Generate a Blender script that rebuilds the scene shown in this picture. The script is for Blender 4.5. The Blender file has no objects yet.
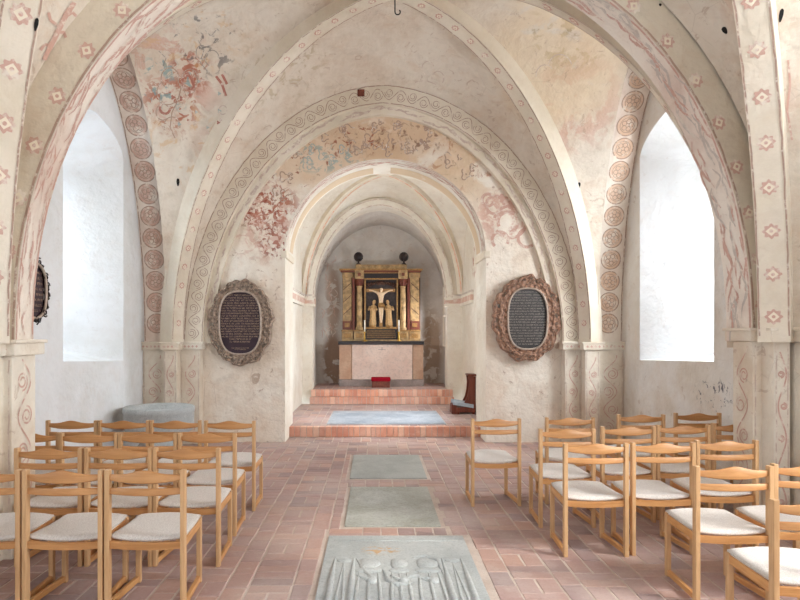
import bpy, bmesh, math, random
from mathutils import Vector, Matrix
random.seed(7)
C = bpy.context.scene.collection
PI = math.pi
F_PX, VX, VY, EYE = 620.0, 374.0, 334.0, 1.56

def V(*a): return Vector(a)

def pt(px, py, y):
    """measured point of the photograph at depth y -> world"""
    return V((px - VX) * y / F_PX, y, EYE - (py - VY) * y / F_PX)

# ------------------------------------------------------------------ materials
def newmat(name):
    m = bpy.data.materials.new(name); m.use_nodes = True
    nt = m.node_tree; nt.nodes.clear()
    return m, nt

class NT:
    def __init__(s, nt):
        s.nt = nt
    def n(s, typ, props=None, **ins):
        nd = s.nt.nodes.new(typ)
        for k, v in (props or {}).items(): setattr(nd, k, v)
        for k, v in ins.items():
            key = int(k[1:]) if k[0] == 'i' and k[1:].isdigit() else k.replace('_', ' ')
            s.set(nd.inputs[key], v)
        return nd
    def set(s, sock, v):
        if isinstance(v, bpy.types.NodeSocket): s.nt.links.new(v, sock)
        else:
            if isinstance(v, (tuple, list, Vector)) and len(v) == 3 and sock.type == 'RGBA': v = (*v, 1)
            sock.default_value = v
    def math(s, op, a, b=0.0, c=None, clamp=False):
        nd = s.n('ShaderNodeMath', {'operation': op, 'use_clamp': clamp}, i0=a, i1=b)
        if c is not None: s.set(nd.inputs[2], c)
        return nd.outputs[0]
    def vmath(s, op, a, b=(0, 0, 0)):
        nd = s.n('ShaderNodeVectorMath', {'operation': op}, i0=a, i1=b)
        return nd.outputs['Value'] if op in ('LENGTH', 'DOT_PRODUCT', 'DISTANCE') else nd.outputs[0]
    def mix(s, f, a, b, mode='MIX'):
        nd = s.nt.nodes.new('ShaderNodeMix'); nd.data_type = 'RGBA'; nd.blend_type = mode
        s.set(nd.inputs[0], f); s.set(nd.inputs[6], a); s.set(nd.inputs[7], b)
        return nd.outputs[2]
    def noise(s, vec, scale, detail=4, rough=.55, dist=0.0):
        nd = s.n('ShaderNodeTexNoise', None, Vector=vec, Scale=scale, Detail=detail, Roughness=rough, Distortion=dist)
        return nd.outputs['Fac']
    def ramp(s, f, a, b):
        nd = s.n('ShaderNodeMapRange', {'interpolation_type': 'SMOOTHSTEP'}, Value=f)
        nd.inputs[1].default_value = a; nd.inputs[2].default_value = b
        return nd.outputs[0]
    def bump(s, h, strength, dist):
        return s.n('ShaderNodeBump', None, Height=h, Strength=strength, Distance=dist).outputs[0]
    def out(s, color, rough=.8, normal=None, metal=0.0, spec=.3, extra=None):
        b = s.n('ShaderNodeBsdfPrincipled', None, Base_Color=color, Roughness=rough, Metallic=metal)
        b.inputs['Specular IOR Level'].default_value = spec
        if normal is not None: s.set(b.inputs['Normal'], normal)
        for k, v in (extra or {}).items(): s.set(b.inputs[k], v)
        o = s.nt.nodes.new('ShaderNodeOutputMaterial')
        s.nt.links.new(b.outputs[0], o.inputs[0])

def srgb(r, g, b):
    f = lambda c: (c / 255 / 12.92) if c / 255 <= .04045 else ((c / 255 + .055) / 1.055) ** 2.4
    return (f(r), f(g), f(b))

def plaster_color(t, pos, c1, c2, dirt=.5):
    big = t.ramp(t.noise(pos, .9, 5, .6, .4), .38, .64)
    col = t.mix(big, c1, c2)
    mid = t.ramp(t.noise(pos, 3.1, 6, .65, .8), .50, .68)
    col = t.mix(t.math('MULTIPLY', mid, .35 * dirt), col, srgb(196, 160, 128))
    gr = t.ramp(t.noise(t.vmath('ADD', pos, (7.3, 2.1, 4.4)), 2.3, 8, .74, .5), .51, .66)
    col = t.mix(t.math('MULTIPLY', gr, .30 * dirt), col, srgb(165, 152, 136))
    m2 = t.ramp(t.noise(t.vmath('ADD', pos, (3.3, 8.1, 1.2)), 7.5, 7, .72, .4), .42, .62)
    col = t.mix(t.math('MULTIPLY', m2, .30 * dirt + .05), col, tuple(min(1, x * 1.10) for x in c1))
    sp = t.ramp(t.noise(pos, 26, 3, .7), .66, .74)
    col = t.mix(t.math('MULTIPLY', sp, .30 * dirt), col, srgb(150, 124, 104))
    return col

def plaster(name, c1, c2, blotches=(), dirt=.5, bump=.5, flaw=0.0):
    """lime plaster; blotches = colour patches, most of them faded old painting: (centre, radii, colour, noise scale, threshold, strength)"""
    m, nt = newmat(name); t = NT(nt)
    pos = t.n('ShaderNodeNewGeometry').outputs['Position']
    col = plaster_color(t, pos, c1, c2, dirt)
    k = 0
    for (c, r, bc, sc, th, st) in blotches:
        k += 1
        d = t.vmath('SUBTRACT', pos, tuple(c))
        d = t.vmath('LENGTH', t.vmath('DIVIDE', d, tuple(r)))
        msk = t.ramp(t.math('SUBTRACT', 1.0, d), 0.0, .45)
        nz = t.noise(t.vmath('ADD', pos, (k * 3.7, k * 1.9, k * 5.3)), sc, 6, .62, .6)
        f = t.math('MULTIPLY', t.ramp(nz, th, th + .07), t.math('MULTIPLY', msk, st))
        col = t.mix(f, col, bc)
    if flaw > 0:   # scaled-off chips showing older ground
        nz = t.ramp(t.noise(t.vmath('ADD', pos, (1.7, 9.9, 3.1)), 5.5, 8, .72, 1.2), .60, .64)
        col = t.mix(t.math('MULTIPLY', nz, flaw), col, srgb(176, 150, 130))
        ck = t.n('ShaderNodeTexVoronoi', {'feature': 'DISTANCE_TO_EDGE'}, Vector=t.vmath('ADD', pos, (0, 0, 0)), Scale=2.3).outputs['Distance']
        nn = t.ramp(t.noise(pos, 2.0, 2), .52, .6)
        ck = t.math('MULTIPLY', t.math('SUBTRACT', 1.0, t.ramp(ck, 0.0, .012)), nn)
        col = t.mix(t.math('MULTIPLY', ck, .35 * flaw), col, srgb(140, 118, 100))
    h = t.math('ADD', t.math('MULTIPLY', t.noise(pos, 2.2, 4), 1.2), t.math('MULTIPLY', t.noise(pos, 17, 5, .6), .22))
    t.out(col, .92, t.bump(h, bump, .09), spec=.15)
    return m

CREAM1, CREAM2 = srgb(230, 221, 208), srgb(216, 203, 188)

def paint(name, rgb, strength=.8, scale=11, th=.44, base=(CREAM1, CREAM2)):
    """faded lime paint worn through to the plaster"""
    m, nt = newmat(name); t = NT(nt)
    pos = t.n('ShaderNodeNewGeometry').outputs['Position']
    col = plaster_color(t, pos, *base, .5)
    w = t.ramp(t.noise(pos, scale, 6, .68, .3), th - .09, th + .08)
    f = t.math('MULTIPLY', w, strength)
    t.out(t.mix(f, col, rgb), .92, t.bump(t.noise(pos, 17, 5, .6), .3, .012), spec=.15)
    return m

def stone(name, c1, c2, sc=14, bump=.4, spots=None):
    m, nt = newmat(name); t = NT(nt)
    pos = t.n('ShaderNodeNewGeometry').outputs['Position']
    col = t.mix(t.ramp(t.noise(pos, 1.8, 6, .65, .5), .36, .66), c1, c2)
    col = t.mix(t.math('MULTIPLY', t.ramp(t.noise(pos, sc * 6, 3, .7), .45, .7), .45), col, tuple(x * .55 for x in c1))
    col = t.mix(t.math('MULTIPLY', t.ramp(t.noise(pos, sc, 5, .7), .5, .75), .35), col, tuple(min(1, x * 1.35) for x in c2))
    if spots:
        for (c, r, bc, st) in spots:
            d = t.vmath('LENGTH', t.vmath('DIVIDE', t.vmath('SUBTRACT', pos, tuple(c)), tuple(r)))
            f = t.math('MULTIPLY', t.ramp(t.math('SUBTRACT', 1.0, d), 0, .6), t.ramp(t.noise(pos, 22, 4), .45, .62))
            col = t.mix(t.math('MULTIPLY', f, st), col, bc)
    h = t.math('ADD', t.noise(pos, sc, 6, .7), t.math('MULTIPLY', t.noise(pos, sc * 7, 3), .3))
    t.out(col, .8, t.bump(h, bump, .012), spec=.3)
    return m

def wood(name, c1, c2, rough=.42, axis=2, sc=1.0):
    m, nt = newmat(name); t = NT(nt)
    tc = t.n('ShaderNodeTexCoord').outputs['Object']
    info = t.n('ShaderNodeObjectInfo').outputs['Random']
    s = [38 * sc] * 3; s[axis] = 3.0 * sc
    v = t.vmath('MULTIPLY', t.vmath('ADD', tc, t.n('ShaderNodeCombineXYZ', None, X=t.math('MULTIPLY', info, 9.0), Y=0.0, Z=info).outputs[0]), tuple(s))
    g = t.noise(v, 1.0, 4, .6, .6)
    col = t.mix(t.ramp(g, .35, .68), c1, c2)
    col = t.mix(t.math('MULTIPLY', info, .25), col, tuple(x * .8 for x in c1))
    t.out(col, rough, t.bump(g, .08, .002), spec=.4)
    return m

def simple(name, rgb, rough=.6, metal=0.0, var=.15, sc=20, bump=.1, spec=.4):
    m, nt = newmat(name); t = NT(nt)
    pos = t.n('ShaderNodeTexCoord').outputs['Object']
    g = t.noise(pos, sc, 4, .6)
    col = t.mix(t.ramp(g, .3, .7), tuple(x * (1 - var) for x in rgb), tuple(min(1, x * (1 + var)) for x in rgb))
    t.out(col, rough, t.bump(g, bump, .004), metal, spec)
    return m

def bricks(name, c1, c2, c3, dust):
    m, nt = newmat(name); t = NT(nt)
    g = t.n('ShaderNodeNewGeometry'); pos = g.outputs['Position']; r = g.outputs['Random Per Island']
    col = t.mix(t.ramp(r, .0, .7), c1, c2)
    col = t.mix(t.ramp(t.math('FRACT', t.math('MULTIPLY', r, 7.31)), .70, .98), col, c3)
    col = t.mix(t.math('MULTIPLY', t.ramp(t.noise(pos, 1.1, 5, .6, .4), .40, .66), .45), col, dust)
    col = t.mix(t.math('MULTIPLY', t.ramp(t.noise(pos, 45, 4, .7), .45, .75), .25), col, tuple(x * .5 for x in c1))
    col = t.mix(t.math('MULTIPLY', t.ramp(t.noise(pos, 13, 5, .7), .52, .75), .35), col, dust)
    t.out(col, .62, t.bump(t.noise(pos, 30, 5, .7), .25, .006), spec=.35)
    return m

M = {}
def L_(lst): return lst
# painted patches on the wall over the chancel arch, measured in the photograph at the wall's depth
def bw(px, py, rx, ry, col, sc, th, st, y=8.95):
    k = y / F_PX
    return (pt(px, py, y), (rx * k, 1.2, ry * k), col, sc, th, st)
RED, BRICKRED, OCHRE, BLUE, GREYB, PINK = srgb(146, 72, 54), srgb(168, 92, 66), srgb(206, 164, 110), srgb(132, 158, 156), srgb(128, 120, 112), srgb(196, 140, 122)
M['wall_east'] = plaster('plaster_chancel_wall', srgb(234, 226, 214), srgb(224, 209, 192), [
    bw(440, 150, 110, 70, OCHRE, 1.6, .40, .45), bw(330, 150, 110, 50, srgb(212, 180, 146), 1.8, .38, .6),
    bw(385, 135, 150, 26, srgb(206, 176, 146), 2.0, .36, .5),
    bw(268, 205, 38, 30, BRICKRED, 11.0, .49, .85), bw(262, 212, 30, 26, RED, 16.0, .52, .8), bw(275, 240, 22, 26, RED, 12.0, .51, .85), bw(262, 222, 44, 50, PINK, 6.0, .50, .45),
    bw(322, 158, 52, 18, BLUE, 9, .54, .6), bw(350, 140, 60, 20, RED, 9.0, .57, .8), bw(300, 165, 60, 40, RED, 8.0, .60, .8),
    bw(400, 138, 70, 18, srgb(128, 92, 76), 8.5, .55, .75), bw(470, 160, 60, 40, srgb(176, 120, 90), 6.0, .58, .6),
    bw(505, 215, 36, 34, PINK, 4.0, .48, .6), bw(330, 120, 80, 20, RED, 11.0, .62, .7)], .75, .6, .7)
M['wall_side_left'] = plaster('plaster_side_wall_cool', srgb(228, 230, 232), srgb(216, 217, 216), [], .22, .4, .12)
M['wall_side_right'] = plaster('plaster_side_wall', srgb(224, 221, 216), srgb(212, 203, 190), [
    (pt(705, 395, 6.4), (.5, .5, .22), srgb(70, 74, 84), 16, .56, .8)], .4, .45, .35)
def bv(px, py, y, r, col, sc, th, st): return (pt(px, py, y), (r, r, r), col, sc, th, st)
M['vault'] = plaster('plaster_vault', srgb(218, 208, 194), srgb(206, 190, 172), [
    bv(172, 80, 7.6, .75, PINK, 4.4, .50, .5), bv(172, 110, 7.7, .55, BRICKRED, 7.5, .52, .85), bv(190, 78, 7.6, .40, BRICKRED, 9, .51, .8), bv(222, 85, 7.4, .32, BRICKRED, 8.0, .49, .85),
    bv(205, 50, 7.4, .55, srgb(112, 106, 104), 8.0, .56, .8), bv(168, 85, 7.7, .45, BLUE, 7.0, .55, .8), bv(190, 30, 7.2, .8, OCHRE, 5.0, .54, .4),
    bv(185, 150, 8.0, .7, OCHRE, 5.0, .53, .45), bv(230, 150, 7.9, .8, PINK, 2.6, .45, .35),
    bv(575, 30, 7.4, .7, srgb(160, 138, 90), 5.0, .52, .6), bv(575, 110, 7.8, .8, PINK, 3.2, .47, .45), bv(560, 60, 7.6, 1.1, srgb(226, 204, 170), 1.5, .42, .5),
    bv(440, 75, 7.6, .5, PINK, 7.0, .54, .55), bv(285, 75, 8.0, .8, srgb(176, 156, 122), 6.0, .54, .5), bv(500, 130, 8.3, .5, srgb(178, 150, 120), 3.0, .5, .4),
    bv(90, 90, 3.9, .5, PINK, 4.0, .44, .55), bv(700, 20, 4.2, .7, srgb(188, 132, 104), 2.4, .46, .6), bv(790, 120, 4.0, .8, srgb(184, 126, 96), 2.4, .46, .6),
    bv(720, 150, 4.4, .6, srgb(196, 156, 118), 2.2, .46, .5)], .8, .6, .5)
M['arch_face'] = plaster('plaster_arch_band', srgb(216, 206, 188), srgb(202, 188, 168), [], .5, .35, .15)
M['soffit'] = plaster('plaster_soffit_pinkish', srgb(232, 222, 210), srgb(214, 194, 180), [], .4, .35, .2)
M['rib'] = plaster('plaster_rib', srgb(226, 216, 200), srgb(214, 202, 182), [], .35, .3, .1)
M['shaft'] = plaster('plaster_pillar_shaft', srgb(226, 218, 204), srgb(212, 196, 176), [], .5, .4, .45)
M['chancel'] = plaster('plaster_chancel', srgb(230, 224, 212), srgb(218, 208, 192), [
    bv(300, 270, 10.8, .35, srgb(196, 140, 96), 3, .44, .6), bv(470, 262, 11.2, .35, BRICKRED, 6, .52, .7)], .35, .4, .3)
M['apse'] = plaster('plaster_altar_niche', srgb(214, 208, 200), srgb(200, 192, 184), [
    (pt(333, 362, 14.2), (.30, .8, .85), srgb(142, 110, 88), 4.5, .40, .85), (pt(333, 300, 14.2), (.22, .8, 1.0), srgb(164, 134, 112), 4.5, .42, .7), (pt(431, 350, 14.2), (.30, .8, 1.2), srgb(158, 134, 112), 4.5, .42, .75),  # browner patches on the back wall beside the altar
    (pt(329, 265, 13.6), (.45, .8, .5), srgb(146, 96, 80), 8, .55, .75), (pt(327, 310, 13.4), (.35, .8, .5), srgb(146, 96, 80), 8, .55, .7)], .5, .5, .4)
M['red'] = paint('paint_dull_red', srgb(160, 84, 68), .85)
M['grey'] = paint('paint_charcoal', srgb(110, 104, 100), .7, 12, .45)
M['softred'] = paint('paint_soft_red', srgb(182, 118, 102), .6, 8, .47)
M['sand'] = paint('paint_sand', srgb(200, 174, 140), .8, 3, .34)
M['pink'] = paint('paint_faded_pink', srgb(188, 128, 112), .65)
M['faint'] = paint('paint_faint_grey_pink', srgb(176, 146, 132), .6, 9, .46)
M['lilac'] = paint('paint_lilac_grey', srgb(160, 146, 142), .5, 6, .46)
M['tan'] = paint('paint_tan', srgb(208, 160, 122), .6, 6, .44)
M['line'] = paint('paint_brown_line', srgb(150, 112, 94), .75, 14, .42)
M['cream'] = paint('paint_cream', srgb(232, 220, 200), .9, 11, .3)
M['orange'] = paint('paint_orange_line', srgb(214, 150, 112), .75, 9, .44)
M['medal'] = paint('paint_medallion_brick', srgb(190, 132, 110), .6, 6, .45)
M['bluepaint'] = paint('paint_blue_grey', srgb(138, 160, 158), .75, 10, .44)
M['dark'] = simple('dark_hole', (.012, .011, .01), .9)
M['brick'] = bricks('floor_brick', srgb(182, 148, 135), srgb(170, 142, 136), srgb(148, 126, 124), srgb(198, 184, 178))
M['brick_step'] = bricks('step_brick', srgb(222, 160, 132), srgb(204, 142, 120), srgb(232, 190, 166), srgb(234, 208, 192))
M['mortar'] = stone('mortar_joint', srgb(204, 190, 180), srgb(180, 162, 150), 20, .3)
M['slab1'] = stone('limestone_carved', srgb(166, 170, 170), srgb(184, 187, 186), 12, .45, [((.05, 4.45, 0), (.18, .12, .2), srgb(190, 150, 96), .8)])
M['slab2'] = stone('limestone_worn', srgb(158, 158, 148), srgb(180, 181, 176), 9, .5)
M['slab3'] = stone('limestone_pale', srgb(176, 178, 174), srgb(160, 162, 158), 12, .4)
M['slab4'] = stone('slate_blue_slab', srgb(150, 158, 168), srgb(184, 188, 194), 9, .4)
M['font'] = stone('font_granite', srgb(172, 176, 176), srgb(192, 194, 192), 10, .6)
M['altar'] = stone('altar_pink_marble', srgb(226, 206, 194), srgb(214, 188, 174), 4, .1)
M['altar_side'] = stone('altar_sandstone', srgb(200, 168, 144), srgb(186, 150, 126), 8, .2)
M['altar_base'] = stone('altar_grey_plinth', srgb(146, 134, 130), srgb(170, 156, 150), 10, .3)
M['wood'] = wood('beech_honey', srgb(208, 168, 124), srgb(190, 148, 104))
M['woodx'] = wood('beech_honey_rail', srgb(196, 144, 92), srgb(176, 122, 72), .42, 0)
M['woody'] = wood('beech_honey_runner', srgb(208, 156, 100), srgb(190, 132, 78), .42, 1)
def wool():
    m, nt = newmat('undyed_wool'); t = NT(nt)
    pos = t.n('ShaderNodeTexCoord').outputs['Object']
    w = t.noise(t.vmath('MULTIPLY', pos, (1, 1, 1)), 160, 3, .7)
    col = t.mix(t.ramp(w, .35, .7), srgb(190, 181, 174), srgb(222, 216, 209))
    t.out(col, .95, t.bump(w, .5, .004), spec=.1, extra={'Sheen Weight': .3})
    return m
M['wool'] = wool()
M['gold'] = simple('old_gilding', srgb(156, 118, 70), .45, .25, .3, 30, .3)
M['goldstone'] = simple('marbled_ochre', srgb(170, 140, 98), .5, 0, .42, 11, .2)
M['brown'] = simple('dark_retable_wood', srgb(84, 54, 40), .5, 0, .3, 20, .2)
M['redbrown'] = simple('red_brown_carving', srgb(112, 56, 40), .5, 0, .45, 60, .5)
M['black'] = simple('black_wood', srgb(38, 28, 28), .4)
M['slate'] = simple('dark_panel_ground', srgb(66, 58, 58), .7, 0, .25, 18, .3)
M['body'] = simple('pale_painted_carving', srgb(226, 198, 164), .5, 0, .12, 40, .2)
M['crosswood'] = simple('cross_gold_brown', srgb(170, 128, 80), .5, .1, .2, 40, .3)
M['figure'] = simple('gilded_carving', srgb(196, 160, 112), .5, .1, .2, 40, .3)
M['redcloth'] = simple('red_velvet', srgb(150, 18, 36), .9, 0, .2, 60, .2, .1)
M['mahogany'] = wood('red_mahogany', srgb(120, 56, 36), srgb(90, 38, 26), .4, 2)
M['bluecloth'] = simple('grey_blue_cushion', srgb(168, 178, 188), .9, 0, .1, 60, .2, .1)
M['wax'] = simple('white_candle_wax', srgb(240, 234, 220), .5, 0, .03)
M['brass'] = simple('brass', srgb(214, 174, 84), .3, .8, .1)
M['iron'] = simple('black_iron', srgb(34, 30, 28), .5, .6)
M['epi_a'] = simple('epitaph_carved_grey_brown', srgb(146, 126, 110), .6, 0, .55, 34, .8)
M['epi_b'] = simple('epitaph_carved_red_brown', srgb(146, 112, 92), .6, 0, .6, 34, .8)
M['epi_rim'] = simple('epitaph_pale_rim', srgb(176, 158, 144), .45, .2, .2)
M['plaque_a'] = simple('plaque_dark_plum', srgb(52, 34, 44), .45, 0, .2, 10, .05)
M['plaque_b'] = simple('plaque_dark_slate', srgb(58, 54, 54), .45, 0, .2, 10, .05)
M['letter_a'] = simple('faded_gold_lettering', srgb(176, 148, 122), .5, .1, .3, 60)
M['letter_b'] = simple('grey_lettering', srgb(168, 158, 148), .5, .1, .3, 60)
M['outside'] = plaster('light_blocker', srgb(200, 196, 188), srgb(180, 176, 168))  # plaster on the unseen blocks that stop stray light
def glassmat():
    m, nt = newmat('old_window_glass')
    a = nt.nodes.new('ShaderNodeBsdfTransparent'); a.inputs[0].default_value = (.93, .96, .97, 1)
    b = nt.nodes.new('ShaderNodeBsdfGlossy'); b.inputs['Roughness'].default_value = .05
    x = nt.nodes.new('ShaderNodeMixShader'); x.inputs[0].default_value = .06
    o = nt.nodes.new('ShaderNodeOutputMaterial')
    nt.links.new(a.outputs[0], x.inputs[1]); nt.links.new(b.outputs[0], x.inputs[2]); nt.links.new(x.outputs[0], o.inputs[0])
    return m
M['glass'] = glassmat()

# ------------------------------------------------------------------ mesh builder
class MB:
    def __init__(s): s.v = []; s.f = []; s.m = []; s.sm = []
    def add(s, vs, fs, mi=0, smooth=False):
        b = len(s.v); s.v += [Vector(p) for p in vs]
        for f in fs: s.f.append([b + i for i in f]); s.m.append(mi); s.sm.append(smooth)
    def quad(s, a, b, c, d, mi=0, smooth=False): s.add([a, b, c, d], [[0, 1, 2, 3]], mi, smooth)
    def box(s, x0, x1, y0, y1, z0, z1, mi=0, bev=0.0, mat=None):
        bm = bmesh.new(); bmesh.ops.create_cube(bm, size=1)
        for v in bm.verts: v.co = V((x0 + x1) / 2 + v.co.x * (x1 - x0), (y0 + y1) / 2 + v.co.y * (y1 - y0), (z0 + z1) / 2 + v.co.z * (z1 - z0))
        if bev > 0:
            try: bmesh.ops.bevel(bm, geom=list(bm.edges), offset=bev, segments=2, affect='EDGES', profile=.7)
            except Exception: pass
        s.bm(bm, mi, mat=mat)
    def bm(s, bm, mi=0, smooth=False, mat=None):
        bm.verts.index_update(); b = len(s.v)
        for v in bm.verts: s.v.append((mat @ v.co) if mat else v.co.copy())
        for f in bm.faces: s.f.append([b + v.index for v in f.verts]); s.m.append(mi); s.sm.append(smooth)
        bm.free()
    def tube(s, pts, rad, mi=0, seg=8, closed=False, cap=True, smooth=True):
        pts = [Vector(p) for p in pts]; n = len(pts); rings = []
        up = None
        for i, p in enumerate(pts):
            a = pts[(i - 1) % n] if (closed or i > 0) else p; c = pts[(i + 1) % n] if (closed or i < n - 1) else p
            d = (c - a).normalized() if (c - a).length > 0 else V(0, 0, 1)
            if up is None: up = V(0, 0, 1) if abs(d.z) < .9 else V(1, 0, 0)
            x = d.cross(up).normalized(); up = x.cross(d).normalized()
            r = rad[i] if isinstance(rad, (list, tuple)) else rad
            rings.append([p + (x * math.cos(k * 2 * PI / seg) + up * math.sin(k * 2 * PI / seg)) * r for k in range(seg)])
        vs = [v for r in rings for v in r]; fs = []
        for i in range(n if closed else n - 1):
            j = (i + 1) % n
            for k in range(seg): fs.append([i * seg + k, i * seg + (k + 1) % seg, j * seg + (k + 1) % seg, j * seg + k])
        if cap and not closed: fs += [list(range(seg))[::-1], [(n - 1) * seg + k for k in range(seg)]]
        s.add(vs, fs, mi, smooth)
    def lathe(s, prof, c=(0, 0, 0), mi=0, seg=24, sx=1, sy=1, smooth=True):
        c = Vector(c); vs = []; fs = []; n = len(prof)
        for (r, z) in prof:
            for k in range(seg):
                a = 2 * PI * k / seg; vs.append(c + V(math.cos(a) * r * sx, math.sin(a) * r * sy, z))
        for i in range(n - 1):
            for k in range(seg): fs.append([i * seg + k, i * seg + (k + 1) % seg, (i + 1) * seg + (k + 1) % seg, (i + 1) * seg + k])
        fs += [list(range(seg))[::-1], [(n - 1) * seg + k for k in range(seg)]]
        s.add(vs, fs, mi, smooth)
    def grid(s, rows, mi=0, smooth=True, closed_u=False):
        n = len(rows); k = len(rows[0]); vs = [p for r in rows for p in r]; fs = []
        for i in range(n if closed_u else n - 1):
            for j in range(k - 1): fs.append([i * k + j, i * k + j + 1, ((i + 1) % n) * k + j + 1, ((i + 1) % n) * k + j])
        s.add(vs, fs, mi, smooth)
    def build(s, name, mats, parent=None, kind=None, weld=False, loc=None):
        me = bpy.data.meshes.new(name)
        me.from_pydata([tuple(v) for v in s.v], [], s.f)
        for k in mats: me.materials.append(M[k])
        for p, mi, sm in zip(me.polygons, s.m, s.sm): p.material_index = mi; p.use_smooth = sm
        if weld:
            bm = bmesh.new(); bm.from_mesh(me); bmesh.ops.remove_doubles(bm, verts=bm.verts, dist=1e-5)
            bmesh.ops.recalc_face_normals(bm, faces=bm.faces); bm.to_mesh(me); bm.free()
        o = bpy.data.objects.new(name, me); C.objects.link(o)
        if parent: o.parent = parent
        if kind: o['kind'] = kind
        if loc is not None: o.location = loc
        return o

def empty(name, loc, label, cat, group=None, rz=0.0):
    o = bpy.data.objects.new(name, None); C.objects.link(o)
    o.empty_display_size = .1; o.location = loc; o.rotation_euler = (0, 0, rz)
    return tag(o, label, cat, group)
def tag(o, label, cat, group=None):
    o['label'] = label; o['category'] = cat
    if group: o['group'] = group
    return o

# ------------------------------------------------------------------ arch curves and sweeps
class Curve:
    """arch in a vertical plane from a to b (plan), springing h0, crown h1; exponent p sets the shoulder"""
    def __init__(s, a, b, h0, h1, p=2.0, n=64, half=False, point=0.0):
        s.p = []
        a, b = Vector(a), Vector(b)
        for i in range(n + 1):
            if half:   # from a (springing) up to b (crown)
                th = PI / 2 * i / n; u = math.cos(th)
                plan = b.lerp(a, u)
            else:
                th = PI * i / n; u = math.cos(th)
                plan = a.lerp(b, (1 - u) / 2)
            h = max(0, 1 - abs(u) ** p) ** (1 / p)
            h = h0 + (h1 - h0) * (h * (1 - point) + point * (1 - abs(u)) ** .62)
            s.p.append(V(plan.x, plan.y, h))
        s.L = [0]
        for i in range(n): s.L.append(s.L[-1] + (s.p[i + 1] - s.p[i]).length)
        s.len = s.L[-1]
        d = (b - a).normalized(); s.S = V(-d.y, d.x, 0)         # horizontal, across the arch plane
        T = (s.p[n // 2 + 1] - s.p[n // 2 - 1]).normalized()
        s.sg = 1 if T.cross(s.S).z < 0 else -1
    def at(s, l):
        l = max(0, min(s.len - 1e-6, l))
        import bisect
        i = min(len(s.p) - 2, bisect.bisect_right(s.L, l) - 1)
        f = (l - s.L[i]) / max(1e-9, s.L[i + 1] - s.L[i])
        p = s.p[i].lerp(s.p[i + 1], f)
        i0, i1 = max(0, i - 1), min(len(s.p) - 1, i + 2)
        T = (s.p[i1] - s.p[i0]).normalized()
        return p, T, T.cross(s.S) * s.sg
    def F(s, l, a, b):            # a across (along S), b inward
        p, T, N = s.at(l)
        return p + s.S * a + N * b
def sweep(mb, c, a0, a1, b0, b1, mi=0, n=56, mis=None, smooth=True):
    """rectangular section: a0..a1 across, b0..b1 inward. mis = (side a0, inner b1, side a1, outer b0)"""
    mis = mis or (mi,) * 4
    sec = [(a0, b0), (a0, b1), (a1, b1), (a1, b0)]
    rows = [[c.F(c.len * i / n, a, b) for a, b in sec] for i in range(n + 1)]
    for k in range(4):
        mb.grid([[r[k], r[(k + 1) % 4]] for r in rows], mis[k], smooth)
    mb.quad(*rows[0], mi); mb.quad(*rows[-1][::-1], mi)

_cnt = [0]
def _o():
    _cnt[0] = (_cnt[0] + 1) % 40
    return _cnt[0] * 3e-5
# painting on a surface Fs(s,t,off)
def stroke(mb, Fs, pts, w, mi, off=.003):
    ob = off + _o()
    for i in range(len(pts) - 1):
        off = ob + (i % 2) * 2e-4
        (s0, t0), (s1, t1) = pts[i], pts[i + 1]
        d = math.hypot(s1 - s0, t1 - t0)
        if d < 1e-5: continue
        nx, ny = -(t1 - t0) / d * w / 2, (s1 - s0) / d * w / 2
        mb.quad(Fs(s0 + nx, t0 + ny, off), Fs(s1 + nx, t1 + ny, off), Fs(s1 - nx, t1 - ny, off), Fs(s0 - nx, t0 - ny, off), mi)
def blob(mb, Fs, s, t, r, mi, off=.003, lobes=0, amp=0.0, n=24, rot=0, sx=1.0):
    off += _o(); vs = [Fs(s, t, off)]
    for k in range(n):
        a = 2 * PI * k / n + rot; rr = r * (1 + amp * math.cos(lobes * a)) if lobes else r
        vs.append(Fs(s + math.cos(a) * rr * sx, t + math.sin(a) * rr, off))
    mb.add(vs, [[0, 1 + k, 1 + (k + 1) % n] for k in range(n)], mi)
def ring(mb, Fs, s, t, r, w, mi, off=.003, n=20, lobes=0, amp=0.0, a0=0, a1=2 * PI, sx=1.0):
    P = []
    for k in range(n + 1):
        a = a0 + (a1 - a0) * k / n; rr = r * (1 + amp * math.cos(lobes * a)) if lobes else r
        P.append((s + math.cos(a) * rr * sx, t + math.sin(a) * rr))
    stroke(mb, Fs, P, w, mi, off)
def rosette(mb, Fs, s, t, r, red, cream):
    j = random.uniform(-.1, .1)
    blob(mb, Fs, s, t, r, red, .003, 8, .16, 32, j)
    blob(mb, Fs, s, t, r * .62, cream, .0045, 4, .12, 4, j)
    blob(mb, Fs, s, t, r * .24, red, .006, 0, 0, 8)
def vine(mb, Fs, s0, s1, w, mi, per=.42, lw=.009, t0=0.0):
    amp = w * .30; P = []; n = int((s1 - s0) / .02)
    for i in range(n + 1):
        s = s0 + (s1 - s0) * i / n
        P.append((s, t0 + amp * math.sin(2 * PI * (s - s0) / per)))
    stroke(mb, Fs, P, lw, mi)
    k = 0; s = s0 + per * .25
    while s < s1 - .05:
        sg = -1 if k % 2 == 0 else 1
        P = []
        for i in range(22):
            a = i / 21 * 3.4 * PI; r = w * .27 * (1 - i / 30)
            P.append((s + r * math.cos(a) * sg, t0 + sg * w * .10 + r * math.sin(a)))
        stroke(mb, Fs, P, lw * .9, mi)
        s += per / 2; k += 1
def edgelines(mb, Fs, s0, s1, ts, w, mi, wob=.004):
    for t in ts:
        n = max(2, int((s1 - s0) / .08))
        stroke(mb, Fs, [(s0 + (s1 - s0) * i / n, t + random.uniform(-wob, wob)) for i in range(n + 1)], w, mi)
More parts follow.
